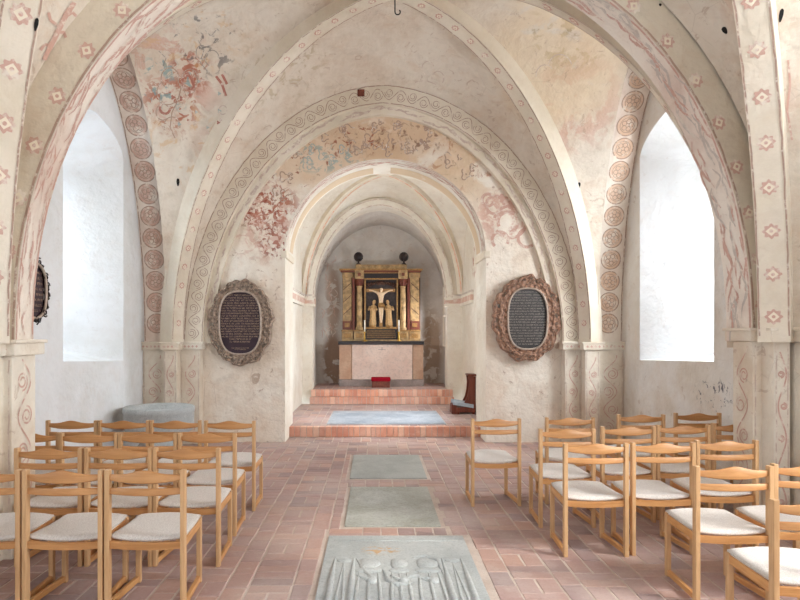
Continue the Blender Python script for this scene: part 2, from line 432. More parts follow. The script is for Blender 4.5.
def flames(mb, Fs, s0, s1, w, mis, step=.16, t0=0.0):
    s = s0
    while s < s1:
        m_ = random.choice(mis); ln = random.uniform(.2, .45); t = t0 + random.uniform(-.36, .36) * w
        a = random.uniform(-.2, .2) * w
        P = [(s + ln * i / 7, t + a * math.sin(i / 7 * PI * 1.4) + .010 * math.sin(i * 1.6)) for i in range(8)]
        for i in range(7):
            stroke(mb, Fs, P[i:i + 2], .006 + .026 * math.sin((i + .5) / 7 * PI) * random.uniform(.5, 1.2), m_)
        s += step * random.uniform(.25, .8)

# ------------------------------------------------------------------ room measures
XL, XR = -3.26, 3.52                 # side walls
YE, YE2 = 8.95, 9.80                 # east wall of the nave (front, back)
YR = -3.0                            # the nave stays open to the west, behind the camera
TOP = 6.1

# ---- floor with real bricks
def floor_bricks(mb, x0, x1, y0, y1, z, holes, mi, dx=0.0, U=.42):
    def inside(a, b, c, d):
        for (p, q, r, s_) in holes:
            if a < q - .005 and b > p + .005 and c < s_ - .005 and d > r + .005: return True
        return False
    def brick(a, b, c, d):
        a, b, c, d = max(a, x0), min(b, x1), max(c, y0), min(d, y1)
        if b - a < .03 or d - c < .03: return
        pieces = [(a, b, c, d)]
        for (p, q, r, s_) in holes:
            new = []
            for (a, b, c, d) in pieces:
                if not (a < q and b > p and c < s_ and d > r): new.append((a, b, c, d)); continue
                if a < p: new.append((a, p, c, d))
                if b > q: new.append((q, b, c, d))
                if c < r: new.append((max(a, p), min(b, q), c, r))
                if d > s_: new.append((max(a, p), min(b, q), s_, d))
            pieces = new
        for (a, b, c, d) in pieces:
            if b - a < .03 or d - c < .03: continue
            g = .0035; gx = random.uniform(.003, .008); j = lambda: random.uniform(-.0025, .0025); k = .004; hz = z + random.uniform(-.0015, .0015)
            o = [(a + gx + j(), c + g + j()), (b - gx + j(), c + g + j()), (b - gx + j(), d - g + j()), (a + gx + j(), d - g + j())]
            cx, cy = (a + b) / 2, (c + d) / 2
            i_ = [(px + (k if px < cx else -k), py + (k if py < cy else -k)) for px, py in o]
            vs = [V(px, py, z - .004) for px, py in o] + [V(px, py, hz) for px, py in i_]
            mb.add(vs, [[4, 5, 6, 7], [0, 1, 5, 4], [1, 2, 6, 5], [2, 3, 7, 6], [3, 0, 4, 7]], mi)
    x = x0 - U + dx; c = 0
    while x < x1:
        off = random.uniform(0, .2)
        y = y0 - off; k = c % 2
        while y < y1:
            if k % 2 == 0: brick(x, x + .27, y, y + .11); brick(x, x + .27, y + .11, y + .22)
            else: brick(x, x + .135, y, y + .22); brick(x + .135, x + .27, y, y + .22)
            y += .22; k += 1
            if random.random() < .25: k += 1
        y = y0 - off - .1
        while y < y1:
            brick(x + .27, x + .415, y, y + .22); y += .22
        x += .415; c += 1

SLABS = [(-.36, .695, 2.75, 4.79), (-.25, .555, 5.01, 6.32), (-.275, .585, 6.67, 7.99)]
mb = MB()
floor_bricks(mb, XL, XR, 2.2, YE, 0, [(a - .022, b + .022, c - .02, d + .02) for a, b, c, d in SLABS], 0)
floor_bricks(mb, -1.285, 1.617, YE, 9.39, 0, [], 0)
mb.quad(V(XL - 1.2, YR, -.0035), V(XR + 1.2, YR, -.0035), V(XR + 1.2, 9.5, -.0035), V(XL - 1.2, 9.5, -.0035), 1)
floor_bricks(mb, XL, XR, -.5, 2.2, 0, [], 0)
mb.build('floor', ['brick', 'mortar'], kind='structure')

# ---- chancel floor and steps
XCL, XCR = -1.46, 1.807               # chancel side walls
S1, S2, S3 = .151, .291, .430
CS = (-.75, 1.14, 9.66, 11.33)
mb = MB()
floor_bricks(mb, XCL - .2, XCR + .2, 9.52, 12.42, S1, [CS], 0)
mb.quad(V(-1.7, 9.40, S1 - .0035), V(2.1, 9.40, S1 - .0035), V(2.1, 12.5, S1 - .0035), V(-1.7, 12.5, S1 - .0035), 2)
def riser(x0, x1, y, z0, z1, w=.085):
    mb.box(x0, x1, y + .015, y + .12, z0, z1 - .006, 2)
    x = x0
    while x < x1 - .02:
        ww = min(w * random.uniform(.85, 1.15), x1 - x)
        mb.box(x + .004, x + ww - .004, y + random.uniform(0, .006), y + .13, z0 + .002, z1 + random.uniform(-.002, .002), 1, .006)
        x += ww
riser(-1.285, 1.617, 9.39, 0, S1)
riser(-1.29, 1.61, 12.42, S1, S2)
riser(-1.28, 1.60, 12.56, S2, S3)
mb.box(-1.28, 1.60, 12.52, 12.58, S2 - .05, S2 - .002, 2)
floor_bricks(mb, -1.28, 1.60, 12.68, 14.2, S3, [], 0)
mb.quad(V(-1.3, 12.60, S3 - .006), V(1.6, 12.60, S3 - .006), V(1.6, 14.3, S3 - .006), V(-1.3, 14.3, S3 - .006), 2)
mb.build('floor', ['brick', 'brick_step', 'mortar'], kind='structure')

# ---- walls with openings
def opening_profile(u, spring, apex, p, point):
    return spring + (apex - spring) * (max(0, 1 - abs(u) ** p) ** (1 / p) * (1 - point) + point * (1 - abs(u)) ** .75)
def panel(mb, mp, a0, a1, b0, b1, op, back=None, depth=0.0, mi=0, mir=None, n=40):
    """mp(a, b, d) -> world; op = (oa0, oa1, sill, spring, apex, p, point); back the same at depth d"""
    mir = mi if mir is None else mir
    oa0, oa1, sill, spring, apex, p, po = op
    sl = sill if isinstance(sill, tuple) else (sill, sill); sill = min(sl)
    mb.quad(mp(a0, b0, 0), mp(oa0, b0, 0), mp(oa0, b1, 0), mp(a0, b1, 0), mi)
    mb.quad(mp(oa1, b0, 0), mp(a1, b0, 0), mp(a1, b1, 0), mp(oa1, b1, 0), mi)
    if sill > b0: mb.quad(mp(oa0, b0, 0), mp(oa1, b0, 0), mp(oa1, sl[1], 0), mp(oa0, sl[0], 0), mi)
    def outline(o):
        a0_, a1_, si, sp, ap, p, po = o; si, si1 = si if isinstance(si, tuple) else (si, si); P = [(a0_, si), (a0_, (si + sp) / 2)]
        for i in range(n + 1):
            u = -math.cos(PI * i / n); P.append(((a0_ + a1_) / 2 + u * (a1_ - a0_) / 2, opening_profile(u, sp, ap, p, po)))
        P += [(a1_, (si + sp) / 2), (a1_, si1)]
        return P
    o = outline(op)
    for i in range(2, 2 + n): mb.quad(mp(*o[i], 0), mp(*o[i + 1], 0), mp(o[i + 1][0], b1, 0), mp(o[i][0], b1, 0), mi)
    if depth:
        q = outline(back or op)
        m = 6
        for i in range(len(o) - 1):
            for k in range(m):
                f0, f1 = k / m, (k + 1) / m
                L = lambda A, B, f: (A[0] + (B[0] - A[0]) * f, A[1] + (B[1] - A[1]) * f, depth * f)
                mb.quad(mp(*L(o[i], q[i], f0)), mp(*L(o[i + 1], q[i + 1], f0)), mp(*L(o[i + 1], q[i + 1], f1)), mp(*L(o[i], q[i], f1)), mir)
        if sill > b0 or back: mb.quad(mp(*o[0], 0), mp(*o[-1], 0), mp(*q[-1], depth), mp(*q[0], depth), mir)
    return o

# east wall of the nave with the chancel arch
AX = (-1.285, 1.617)
mb = MB()
OPN = (AX[0], AX[1], -.05, 2.71, 4.09, 2.0, .0)
panel(mb, lambda a, b, d: V(a, YE + d, b), XL - 1, XR + 1, -.05, TOP, OPN, None, YE2 - YE, 0, 1)
# fine joint line where the jamb starts, small imposts are separate trims
Wf = lambda s, t, off: V(s, YE - off, t)
def P2(px, py): p = pt(px, py, YE); return (p.x, p.z)
# curled tendrils painted right of the arch
for (px, py, r, a0, a1) in [(510, 222, 16, -2.6, 2.9), (508, 222, 10, -1.5, 3.6), (495, 205, 9, 0, 5.2), (520, 205, 9, -1, 4.4), (527, 238, 9, 2, 6.6), (500, 240, 8, -.5, 4), (488, 200, 6, 1, 6)]:
    x, z = P2(px, py); ring(mb, Wf, x, z, r * YE / F_PX, .045, 2, .003, 26, 0, 0, a0, a1)
for _ in range(9):
    x, z = P2(random.uniform(486, 532), random.uniform(195, 235)); blob(mb, Wf, x, z, random.uniform(.02, .06), 2, .003, 3, .4)
# figures with leafy outlines over the arch (remnants of a painting)
for px, py, m_ in [(318, 152, 4), (333, 160, 4), (345, 150, 4), (305, 163, 4), (360, 148, 3), (372, 142, 3), (385, 150, 3), (398, 143, 3), (412, 150, 3), (425, 146, 3), (290, 178, 3), (282, 195, 3), (455, 160, 3), (468, 172, 3), (296, 150, 3), (276, 170, 3), (262, 186, 3), (330, 135, 3), (345, 128, 3), (380, 125, 3), (400, 126, 3), (425, 130, 3)]:
    x, z = P2(px, py)
    for _ in range(3):
        xx, zz = x + random.uniform(-.09, .09), z + random.uniform(-.07, .07)
        ring(mb, Wf, xx, zz, random.uniform(.03, .08), .016, m_, .003, 12, 3, .35, random.uniform(0, 3), random.uniform(3.5, 6.5))
        if random.random() < .6: blob(mb, Wf, xx, zz, random.uniform(.012, .03), m_, .003, 3, .3, 10)
# soffit strokes of the chancel arch
ca = Curve((AX[0], YE), (AX[1], YE), 2.71, 4.09)
Fs = lambda s, t, off: ca.F(s, t, off)
flames(mb, Fs, .15, ca.len - .15, .30, [3, 5, 2], .10, .2)
edgelines(mb, Fs, .1, ca.len - .1, [.045], .02, 2)
for s0, s1 in [(.1, ca.len * .46)]:
    stroke(mb, Fs, [(s0 + (s1 - s0) * i / 30, .62) for i in range(31)], .34, 6)
stroke(mb, Fs, [(ca.len * .52 + (ca.len * .46) * i / 30, .62) for i in range(31)], .34, 7)
# grooves round the opening
mb.build('wall_east', ['wall_east', 'chancel', 'pink', 'line', 'bluepaint', 'pink', 'sand', 'sand'], kind='structure')

# side walls with splayed window niches
def sidewall(side, name, wins, mats):
    mb = MB(); sx = XL if side < 0 else XR
    mp = lambda a, b, d: V(sx + side * d, a, b)
    cuts = [YR] + [ (wins[i][0][1] + wins[i + 1][0][0]) / 2 for i in range(len(wins) - 1)] + [YE2]
    for i, (fo, bo) in enumerate(wins):
        panel(mb, mp, cuts[i], cuts[i + 1], -.05, TOP, fo, bo, .95, 0, 1 if len(mats) > 1 else 0)
    return mb.build(name, mats, kind='structure')
WL = [((.4, 2.0, 1.24, 3.2, 4.1, 2, .2), (.75, 1.6, 1.5, 3.0, 3.7, 2, .2)), ((6.5, 8.06, (1.27, 1.21), 3.83, 4.16, 2, .3), (6.75, 7.5, 1.45, 3.3, 3.8, 2, .3))]
WR = [((1.8, 3.6, 1.24, 3.3, 4.1, 2, .2), (1.4, 3.1, 1.6, 3.3, 4.1, 2, .2)), ((6.42, 8.21, (1.275, 1.216), 3.87, 4.26, 2, .3), (6.3, 7.35, 1.35, 3.5, 3.95, 2, .3))]
sidewall(-1, 'wall_left', WL, ['wall_side_left'])
sidewall(1, 'wall_right', WR, ['wall_side_right', 'wall_side_left'])
# glazed windows at the backs of the niches
def window(n, side, bo, x):
    mb = MB(); a0, a1, si, sp, ap, p, po = bo
    def bar(a, b, c, d, w=.025): mb.box(x - .015, x + .015, a, b, c, d, 0, .004)
    bar(a0, a0 + .04, si, sp); bar(a1 - .04, a1, si, sp); bar(a0, a1, si, si + .04)
    bar((a0 + a1) / 2 - .015, (a0 + a1) / 2 + .015, si, ap - .02)
    z = si + .3
    while z < sp: bar(a0, a1, z - .01, z + .01); z += .3
    o = mb.build('window_%d' % n, ['iron'], kind='structure')
    g = MB(); k = 20; P = [(a0, si)]
    for i in range(k + 1):
        u = -math.cos(PI * i / k); P.append(((a0 + a1) / 2 + u * (a1 - a0) / 2, opening_profile(u, sp, ap, p, po)))
    P.append((a1, si))
    g.add([V(x, a, b) for a, b in P], [list(range(len(P)))], 0)
    g.build('pane', ['glass'], o)
window(1, -1, WL[1][1], XL - .93); window(2, 1, WR[1][1], XR + .93)
window(3, -1, WL[0][1], XL - .93); window(4, 1, WR[0][1], XR + .93)

mb = MB()
for y in (13.05, 13.53): mb.box(1.50, 1.54, y - .02, y + .02, 1.3, 2.6, 0, .004)
for z in (1.3, 1.95, 2.6): mb.box(1.50, 1.54, 13.04, 13.54, z - .015, z + .015, 0, .004)
mb.build('window_5', ['chancel'], kind='structure')  # added frame round the niche fill lamp; the wall has no opening here
# ---- vault cells
def cell(mb, A, B, Cn, hA0, hcrown, rA, rB, hC, p=2.0, point=0.0, bulge=.10, n=44, m=10, mi=0):
    """between the arch A-B (crown hcrown) and the two ribs from corners rA, rB to centre Cn"""
    A, B, Cn, rA, rB = [Vector(q) for q in (A, B, Cn, rA, rB)]
    rows = []
    for i in range(n + 1):
        u = -math.cos(PI * i / n)
        pa = A.lerp(B, (1 + u) / 2); S = max(0, 1 - abs(u) ** p) ** (1 / p)
        S = S * (1 - point) + point * (1 - abs(u)) ** .62
        ha = hA0 + (hcrown - hA0) * S
        R = rA if u < 0 else rB
        pr = Cn.lerp(R, abs(u)); hr = hA0 + (hC - hA0) * math.sqrt(max(0, 1 - u * u))
        row = []
        for j in range(m + 1):
            f = j / m; q = pa.lerp(pr, f)
            row.append(V(q.x, q.y, ha + (hr - ha) * f + bulge * math.sin(PI * f) * math.sqrt(max(0, 1 - u * u))))
        rows.append(row)
    mb.grid(rows, mi, True)
HS = 1.44
CF = (.22, 6.95); HC = 5.50
cornF = {'fl': (-2.84, 8.72), 'fr': (3.04, 8.72), 'nl': (-2.95, 4.75), 'nr': (3.32, 5.40)}
mb = MB()
EB = ((-2.70, 8.80), (2.95, 8.80))     # wall arch on the east wall
cell(mb, *EB, CF, HS, 5.10, cornF['fl'], cornF['fr'], HC, 2.0, .06)
cell(mb, (-2.90, 8.66), (-2.90, 4.80), CF, HS, 5.06, cornF['fl'], cornF['nl'], HC)
cell(mb, (3.13, 8.66), (3.13, 5.5), CF, HS, 5.06, cornF['fr'], cornF['nr'], HC)
NA = ((-2.48, 4.58), (3.04, 5.27)); NB = ((-2.48, 4.28), (3.04, 4.98))
cell(mb, (-2.75, 4.56), (3.30, 5.27), CF, HS, 4.86, cornF['nl'], cornF['nr'], HC, 2.2)
mb.build('ceiling', ['vault'], kind='structure')
CN = (.25, 1.6)
cornN = {'fl': (-2.62, 4.18), 'fr': (3.17, 4.88), 'nl': (-2.62, -1.2), 'nr': (3.17, -1.2)}
mb = MB()
cell(mb, (-2.74, 4.29), (3.30, 4.99), CN, 1.5, 4.86, cornN['fl'], cornN['fr'], HC, 2.2)
cell(mb, (-2.9, 4.1), (-2.9, -1.2), CN, 1.5, 5.0, cornN['fl'], cornN['nl'], HC)
cell(mb, (3.27, 4.75), (3.27, -1.2), CN, 1.5, 5.0, cornN['fr'], cornN['nr'], HC)
cell(mb, (-2.74, -1.3), (3.30, -1.3), CN, 1.5, 4.86, cornN['nl'], cornN['nr'], HC)
mb.build('ceiling', ['vault'], kind='structure')
# unseen slab added above the vaults to stop light leaks
mb = MB(); mb.box(XL - 1.1, XR + 1.1, -1.35, YE2 + .2, TOP, TOP + .15)
mb.box(XL - .1, XR + .1, -1.45, -1.32, 3.3, TOP)  # unseen west lintel, hung low to hold back light from behind
mb.build('ceiling', ['outside'], kind='structure')

# ---- ribs
tn = [0]
def trim(mb, mats):
    tn[0] += 1
    return mb.build('trim_%d' % tn[0], mats, kind='structure')
def rib(a, b, h0, h1, w=.25, d=.13, first=.3, step=.34, r=.062, upto=None):
    c = Curve(a, b, h0, h1, half=True, n=48)
    mb = MB(); sweep(mb, c, -w / 2, w / 2, -.12, d, 0, 48)
    Fs = lambda s, t, off: c.F(s, t, d + off)
    end = upto or c.len - .2
    s = first
    while s < end: rosette(mb, Fs, s, 0, r, 1, 2); s += step
    edgelines(mb, Fs, .05, end, [-w / 2 + .012, w / 2 - .012], .012, 3)
    return trim(mb, ['rib', 'pink', 'cream', 'line'])
rib(cornF['fl'], CF, HS, HC, .22, .12, .28, .27, .045); rib(cornF['fr'], CF, HS, HC, .22, .12, .28, .27, .045)
rib(cornF['nl'], CF, HS, HC, .22); rib(cornF['nr'], CF, HS, HC, .22)
rib(cornN['fl'], CN, 1.5, HC, .22, .12, .45, .34, .06); rib(cornN['fr'], CN, 1.5, HC, .22, .12, .2, .34, .055)
rib(cornN['nl'], CN, 1.5, HC, .22); rib(cornN['nr'], CN, 1.5, HC, .22)

# transverse arch in front
c = Curve(NB[0], NB[1], 1.5, 4.60, 2.2, 72)
mb = MB(); DN = .30
sg = 1 if c.S.y > 0 else -1
sweep(mb, c, 0, sg * DN, -.34, 0, 0, 72, (0, 1, 0, 0))
Ff = lambda s, t, off: c.F(s, -sg * off, -t)                # face towards the viewer
s = .25
while s < c.len - .1: rosette(mb, Ff, s, .085, .055, 2, 3); s += .37
edgelines(mb, Ff, .02, c.len - .02, [.012], .016, 4)
edgelines(mb, Ff, .02, c.len - .02, [.30], .02, 4)
Fo = lambda s, t, off: c.F(s, sg * t, off)                  # soffit
flames(mb, Fo, .05, c.len * .5, DN, [2, 2, 5], .15, DN / 2)
flames(mb, Fo, c.len * .5, c.len - .1, DN, [6, 6, 5], .12, DN / 2)
edgelines(mb, Fo, .02, c.len - .02, [.02], .02, 5); edgelines(mb, Fo, .02, c.len * .5, [DN - .02], .03, 5)
trim(mb, ['arch_face', 'soffit', 'softred', 'cream', 'line', 'pink', 'lilac'])

# wall arch on the east wall with a scroll band
c2 = Curve(*EB, HS, 5.10, 2.0, 72, point=.06)
sg2 = 1 if c2.S.y > 0 else -1
mb = MB(); sweep(mb, c2, 0, sg2 * .18, 0, .27, 0, 72)
sweep(mb, c2, sg2 * .07, sg2 * .18, .25, .40, 0, 72)
Fw = lambda s, t, off: c2.F(s, -sg2 * off, t)
vine(mb, Fw, .05, c2.len - .05, .25, 1, .36, .010, .135)
edgelines(mb, Fw, .02, c2.len - .02, [.012, .258], .012, 1)
Fw2 = lambda s, t, off: c2.F(s, sg2 * (.07 - off), t)
flames(mb, Fw2, .1, c2.len - .1, .10, [2], .4, .33)
trim(mb, ['rib', 'line', 'faint'])

# side wall arches, medallions on their soffits
def sidearch(x, y0, y1, h0, h1, wdt, side, mat_in=2):
    c = Curve((x, y0), (x, y1), h0, h1, 2.0, 64)
    g = side * (1 if c.S.x > 0 else -1)
    mb = MB(); sweep(mb, c, 0, g * wdt, -.25, 0, 0, 64)
    Fa = lambda s, t, off: c.F(s, g * t, off)
    s = .10 + .17; k = 0
    while s < c.len - .2:
        blob(mb, Fa, s, wdt / 2, .135, mat_in, .003, 0, 0, 28)
        ring(mb, Fa, s, wdt / 2, .135, .014, 1, .005, 28); ring(mb, Fa, s, wdt / 2, .095, .008, 1, .005, 24)
        for q in range(5): ring(mb, Fa, s + .05 * math.cos(q * 1.257 + k), wdt / 2 + .05 * math.sin(q * 1.257 + k), .03, .010, 1, .0055, 10)
        s += .30; k += 1
    edgelines(mb, Fa, .02, c.len - .02, [.015, wdt - .015], .012, 1)
    return trim(mb, ['soffit', 'line', 'medal' if side < 0 else 'tan'])
sidearch(-2.90, 8.80, 4.75, HS, 5.06, abs(XL + 2.90), -1)
sidearch(3.13, 8.80, 5.40, HS, 5.06, XR - 3.13, 1)
sidearch(-2.90, 4.10, -1.2, 1.5, 5.0, .36, -1)
sidearch(3.27, 4.75, -1.2, 1.5, 5.0, .25, 1)

# ---- piers, capitals
def pier(parts, z1, cap_h=.11, over=.035, h0=0):
    """parts: boxes (x0,x1,y0,y1); painted faces towards the viewer get vines"""
    mb = MB()
    for (x0, x1, y0, y1) in parts:
        mb.box(x0, x1, y0, y1, h0, z1, 0, .012)
        w = x1 - x0
        if w > .1:
            Fp = lambda s, t, off, y0=y0: V(t, y0 - off, s)
            vine(mb, Fp, .12, z1 - .08, w * .8, 1, .5, .013, (x0 + x1) / 2)
            edgelines(mb, Fp, .05, z1 - .03, [x0 + .02, x1 - .02], .010, 2)
    for k, (x0, x1, y0, y1) in enumerate(parts):
        o = over + k * .002
        mb.box(x0 - o, x1 + o, y0 - o, y1 + (0 if y1 > 8.9 else o), z1, z1 + cap_h - .02, 0, .012)
        mb.box(x0 - o * 1.5, x1 + o * 1.5, y0 - o * 1.5, y1 + (0 if y1 > 8.9 else o), z1 + cap_h - .025, z1 + cap_h, 0, .008)
        Fc = lambda s, t, off, y=y0 - o: V(s, y - off, t)
        s = x0 + .02
        while s < x1: blob(mb, Fc, s, z1 + .045, .016, 1, .003, 4, .3, 12); s += .055
    return mb
HP = HS - .10
mb = pier([(XL, -2.92, 8.74, YE), (-2.92, -2.735, 8.60, YE), (-2.735, -2.46, 8.76, YE)], HP); trim(mb, ['shaft', 'pink', 'faint'])
mb = pier([(3.14, XR, 8.74, YE), (2.93, 3.13, 8.60, YE), (2.70, 2.93, 8.76, YE)], HP); trim(mb, ['shaft', 'pink', 'faint'])
# front piers
mb = pier([(XL, -2.50, 4.28, 4.58), (-2.72, -2.56, 4.08, 4.30), (XL, -2.92, 3.9, 4.28)], 1.41, .11, .045)
Fp = lambda s, t, off: V(-2.50 + off, t, s)
vine(mb, Fp, .1, 1.38, .26, 1, .5, .016, 4.43)
trim(mb, ['shaft', 'pink', 'faint'])
mb = pier([(3.05, XR, 4.99, 5.27), (3.12, 3.25, 4.84, 5.0), (3.29, XR, 4.70, 5.0)], 1.50, .11, .045)
Fp = lambda s, t, off: V(3.05 - off, t, s)
vine(mb, Fp, .1, 1.46, .24, 1, .5, .014, 5.13)
trim(mb, ['shaft', 'pink', 'faint'])
# imposts of the chancel arch
mb = MB()
mb.box(AX[0] - .06, AX[0] + .03, YE - .03, YE2 - .02, 2.66, 2.76, 0, .02)
mb.box(AX[1] - .03, AX[1] + .06, YE - .03, YE2 - .02, 2.66, 2.76, 0, .02)
trim(mb, ['rib'])

# ---- chancel walls, vault, niche
mb = MB(); YC, YCB = 12.66, 14.2
def cwall(x, side, w0, w1):
    panel(mb, lambda a, b, d: V(x + side * d, a, b), YE2, YC, 0, 5.2, (w0, w1, 1.3, 2.2, 2.75, 2, .1), (w0, w1, 1.3, 2.2, 2.75, 2, .1), .12)
cwall(XCL, -1, 9.86, 10.22); cwall(XCR, 1, 9.86, 10.62)  # unseen openings added so lamps can brighten the chancel
HI = 2.25
panel(mb, lambda a, b, d: V(a, YC + d, b), XCL, XCR, 0, 5.2, (-1.256, 1.50, 0, HI, 4.18, 2.0, .05), (-1.256, 1.50, 0, HI, 4.15, 2.0, .02), .4)
mb.box(XCL - .7, XCR + .7, YE2, 14.5, 5.2, 5.3)
mb.build('wall_chancel', ['chancel'], kind='structure')
mb = MB()
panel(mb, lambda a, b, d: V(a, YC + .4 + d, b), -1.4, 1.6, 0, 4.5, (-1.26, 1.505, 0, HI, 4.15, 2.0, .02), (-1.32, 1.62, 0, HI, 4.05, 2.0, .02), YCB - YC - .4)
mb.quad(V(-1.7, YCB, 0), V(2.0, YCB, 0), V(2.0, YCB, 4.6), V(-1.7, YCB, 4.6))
# hairline remnants of painting
Fb = lambda s, t, off: V(s, YCB - off, t)
for _ in range(26):
    p = pt(random.uniform(322, 336), random.uniform(238, 340), YCB)
    stroke(mb, Fb, [(p.x + random.uniform(-.05, .05), p.z + .06 * i) for i in range(4)], .014, 1)
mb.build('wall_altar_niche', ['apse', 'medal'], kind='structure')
mb = MB(); CC = (.18, 11.2)
a, b, c_, d_ = (XCL, YE2), (XCR, YE2), (XCL, YC), (XCR, YC)
cell(mb, c_, d_, CC, HI, 4.36, c_, d_, 4.50, bulge=.04); cell(mb, a, b, CC, HI, 4.30, a, b, 4.50, bulge=.04)
cell(mb, a, c_, CC, HI, 4.0, a, c_, 4.50, bulge=.04); cell(mb, b, d_, CC, HI, 4.0, b, d_, 4.50, bulge=.04)
mb.build('ceiling', ['chancel'], kind='structure')
for q in (c_, d_, a, b):
    c = Curve(q, CC, HI, 4.50, half=True, n=40); mb = MB(); sweep(mb, c, -.07, .07, -.05, .07, 0, 40)
    Fs = lambda s, t, off: c.F(s, t, .07 + off)
    edgelines(mb, Fs, .1, c.len - .1, [.03], .03, 1)
    trim(mb, ['rib', 'orange'])
# moulding round the altar niche arch
c = Curve((-1.32, YC), (1.56, YC), HI, 4.27, 2.0, 60, point=.05); g = 1 if c.S.y > 0 else -1
mb = MB(); sweep(mb, c, -g * .06, g * .05, -.05, .10, 0, 60)
Fs = lambda s, t, off: c.F(s, -g * (.06 + off), t); edgelines(mb, Fs, .05, c.len - .05, [-.03, .085], .018, 1)
trim(mb, ['chancel', 'faint'])
# corner piers' capitals in the chancel (painted band)
mb = MB()
for (x0, x1, y0, y1) in [(XCL, -1.22, YC - .05, YC + .30), (XCL, XCL + .05, 10.40, YC), (1.465, XCR, YC - .05, YC + .30), (XCR - .05, XCR, 11.25, YC)]:
    mb.box(x0, x1, y0, y1, HI - .13, HI + .08, 0, .012); mb.box(x0 - .002, x1 + .015, y0 - .03, y1, HI + .08, HI + .115, 2, .008)
    mb.box(x0 - .004, x1 + .004, y0 - .004, y1 - .002, HI - .07, HI + .03, 1)
trim(mb, ['chancel', 'medal', 'lilac'])

# small putlog holes in the vault
from mathutils.bvhtree import BVHTree
def tree(prefixes):
    vs, fs = [], []
    for o in C.objects:
        if o.type == 'MESH' and o.name.split('.')[0].split('_')[0] in prefixes:
            b = len(vs); vs += [v.co.copy() for v in o.data.vertices]; fs += [[b + i for i in p.vertices] for p in o.data.polygons]
    return BVHTree.FromPolygons(vs, fs)
bt = tree(('ceiling', 'trim', 'wall'))
def hit(px, py):
    d = V(px - VX, F_PX, -(py - VY)).normalized()
    return bt.ray_cast(V(0, 0, EYE), d)
mb = MB()
for (px, py, w, h) in [(36, 24, 4, 13), (178, 182, 3, 8), (725, 30, 6, 8), (781, 15, 4, 13), (579, 185, 3, 6), (660, 5, 3, 3)]:
    p, n, _, dist = hit(px, py)
    if p is None: continue
    if n.dot(p - V(0, 0, EYE)) > 0: n = -n
    X = n.cross(V(0, 0, 1)).normalized(); Y = X.cross(n).normalized(); k = p.y / F_PX
    pts = [p + n * .004 + (X * math.cos(a) * w / 2 + Y * math.sin(a) * h / 2) * k * (1 + .1 * math.sin(3 * a)) for a in [i * PI / 5 for i in range(10)]]
    mb.add(pts, [list(range(10))], 0)
trim(mb, ['dark'])
# outlines of faded painted figures on the vault
def FH(s_, t_, off):
    p, n, _, dd = hit(s_, t_)
    if n.dot(p - V(0, 0, EYE)) > 0: n = -n
    return p + n * off
def sketch(mb, lines, w, mi):
    for L in lines:
        P = []
        for i in range(len(L) - 1):
            for k in range(4): P.append((L[i][0] + (L[i + 1][0] - L[i][0]) * k / 4, L[i][1] + (L[i + 1][1] - L[i][1]) * k / 4))
        P.append(L[-1]); stroke(mb, FH, P, w, mi, .004)
mb = MB()
def curl(cx, cy, r, a0, a1, k=14): return [(cx + r * math.cos(a0 + (a1 - a0) * i / k), cy + r * 1.15 * math.sin(a0 + (a1 - a0) * i / k)) for i in range(k + 1)]
sketch(mb, [curl(170, 78, 9, 2.2, 6.6), curl(168, 92, 11, .5, 4), [(176, 76), (181, 88), (178, 100), (172, 112), (170, 128), (175, 138)], curl(190, 78, 8, 3, 8), [(182, 84), (186, 96), (194, 92), (198, 80), (192, 70)], curl(163, 112, 7, 1, 5.5), curl(172, 126, 8, 2.5, 6.5)], 1.0, 0)
sketch(mb, [curl(202, 52, 6, 0, 5), curl(212, 58, 7, 2, 6), [(198, 40), (204, 50), (200, 62), (208, 72)], [(158, 50), (166, 58), (163, 66)], [(205, 30), (211, 36), (216, 30)]], .8, 1)
sketch(mb, [curl(188, 82, 6, 1.2, 5), [(186, 72), (191, 78), (194, 86), (189, 96)], [(216, 76), (222, 84), (226, 96)], [(222, 74), (227, 84)], curl(165, 108, 5, 0, 4)], 2.6, 2)
sketch(mb, [[(218, 108), (220, 112)], curl(223, 110, 4, 0, 6), curl(560, 68, 12, 3.4, 6), curl(545, 75, 9, 3, 5.6)], .9, 3)
sketch(mb, [curl(428, 68, 6, 2, 6), curl(438, 78, 6, 3, 7), [(415, 82), (425, 80), (436, 84)], curl(492, 122, 5, 0, 5)], .8, 3)
for _ in range(16):
    x, y = random.uniform(160, 228), random.uniform(66, 130)
    blob(mb, FH, x, y, random.uniform(1, 2.6), random.choice([2, 2, 4]), .005, 3, .4, 10)
sketch(mb, [[(74, 2), (66, 14), (58, 30), (51, 44), (44, 60)]], 5.5, 5)
sketch(mb, [[(66, 16), (72, 12), (76, 16)], [(57, 32), (64, 32), (66, 38)], [(58, 26), (50, 20), (48, 12)], [(50, 46), (44, 44), (40, 50)]], 3.0, 5)
sketch(mb, [[(788, 60), (790, 84), (787, 110), (792, 140)]], 2.2, 5)
trim(mb, ['line', 'grey', 'red', 'faint', 'bluepaint', 'pink'])
mb = MB(); p, n, _, dd = hit(361, 93); mb.box(p.x - .05, p.x + .05, p.y - .01, p.y + .05, p.z - .05, p.z + .05, 0, .005); trim(mb, ['redbrown'])

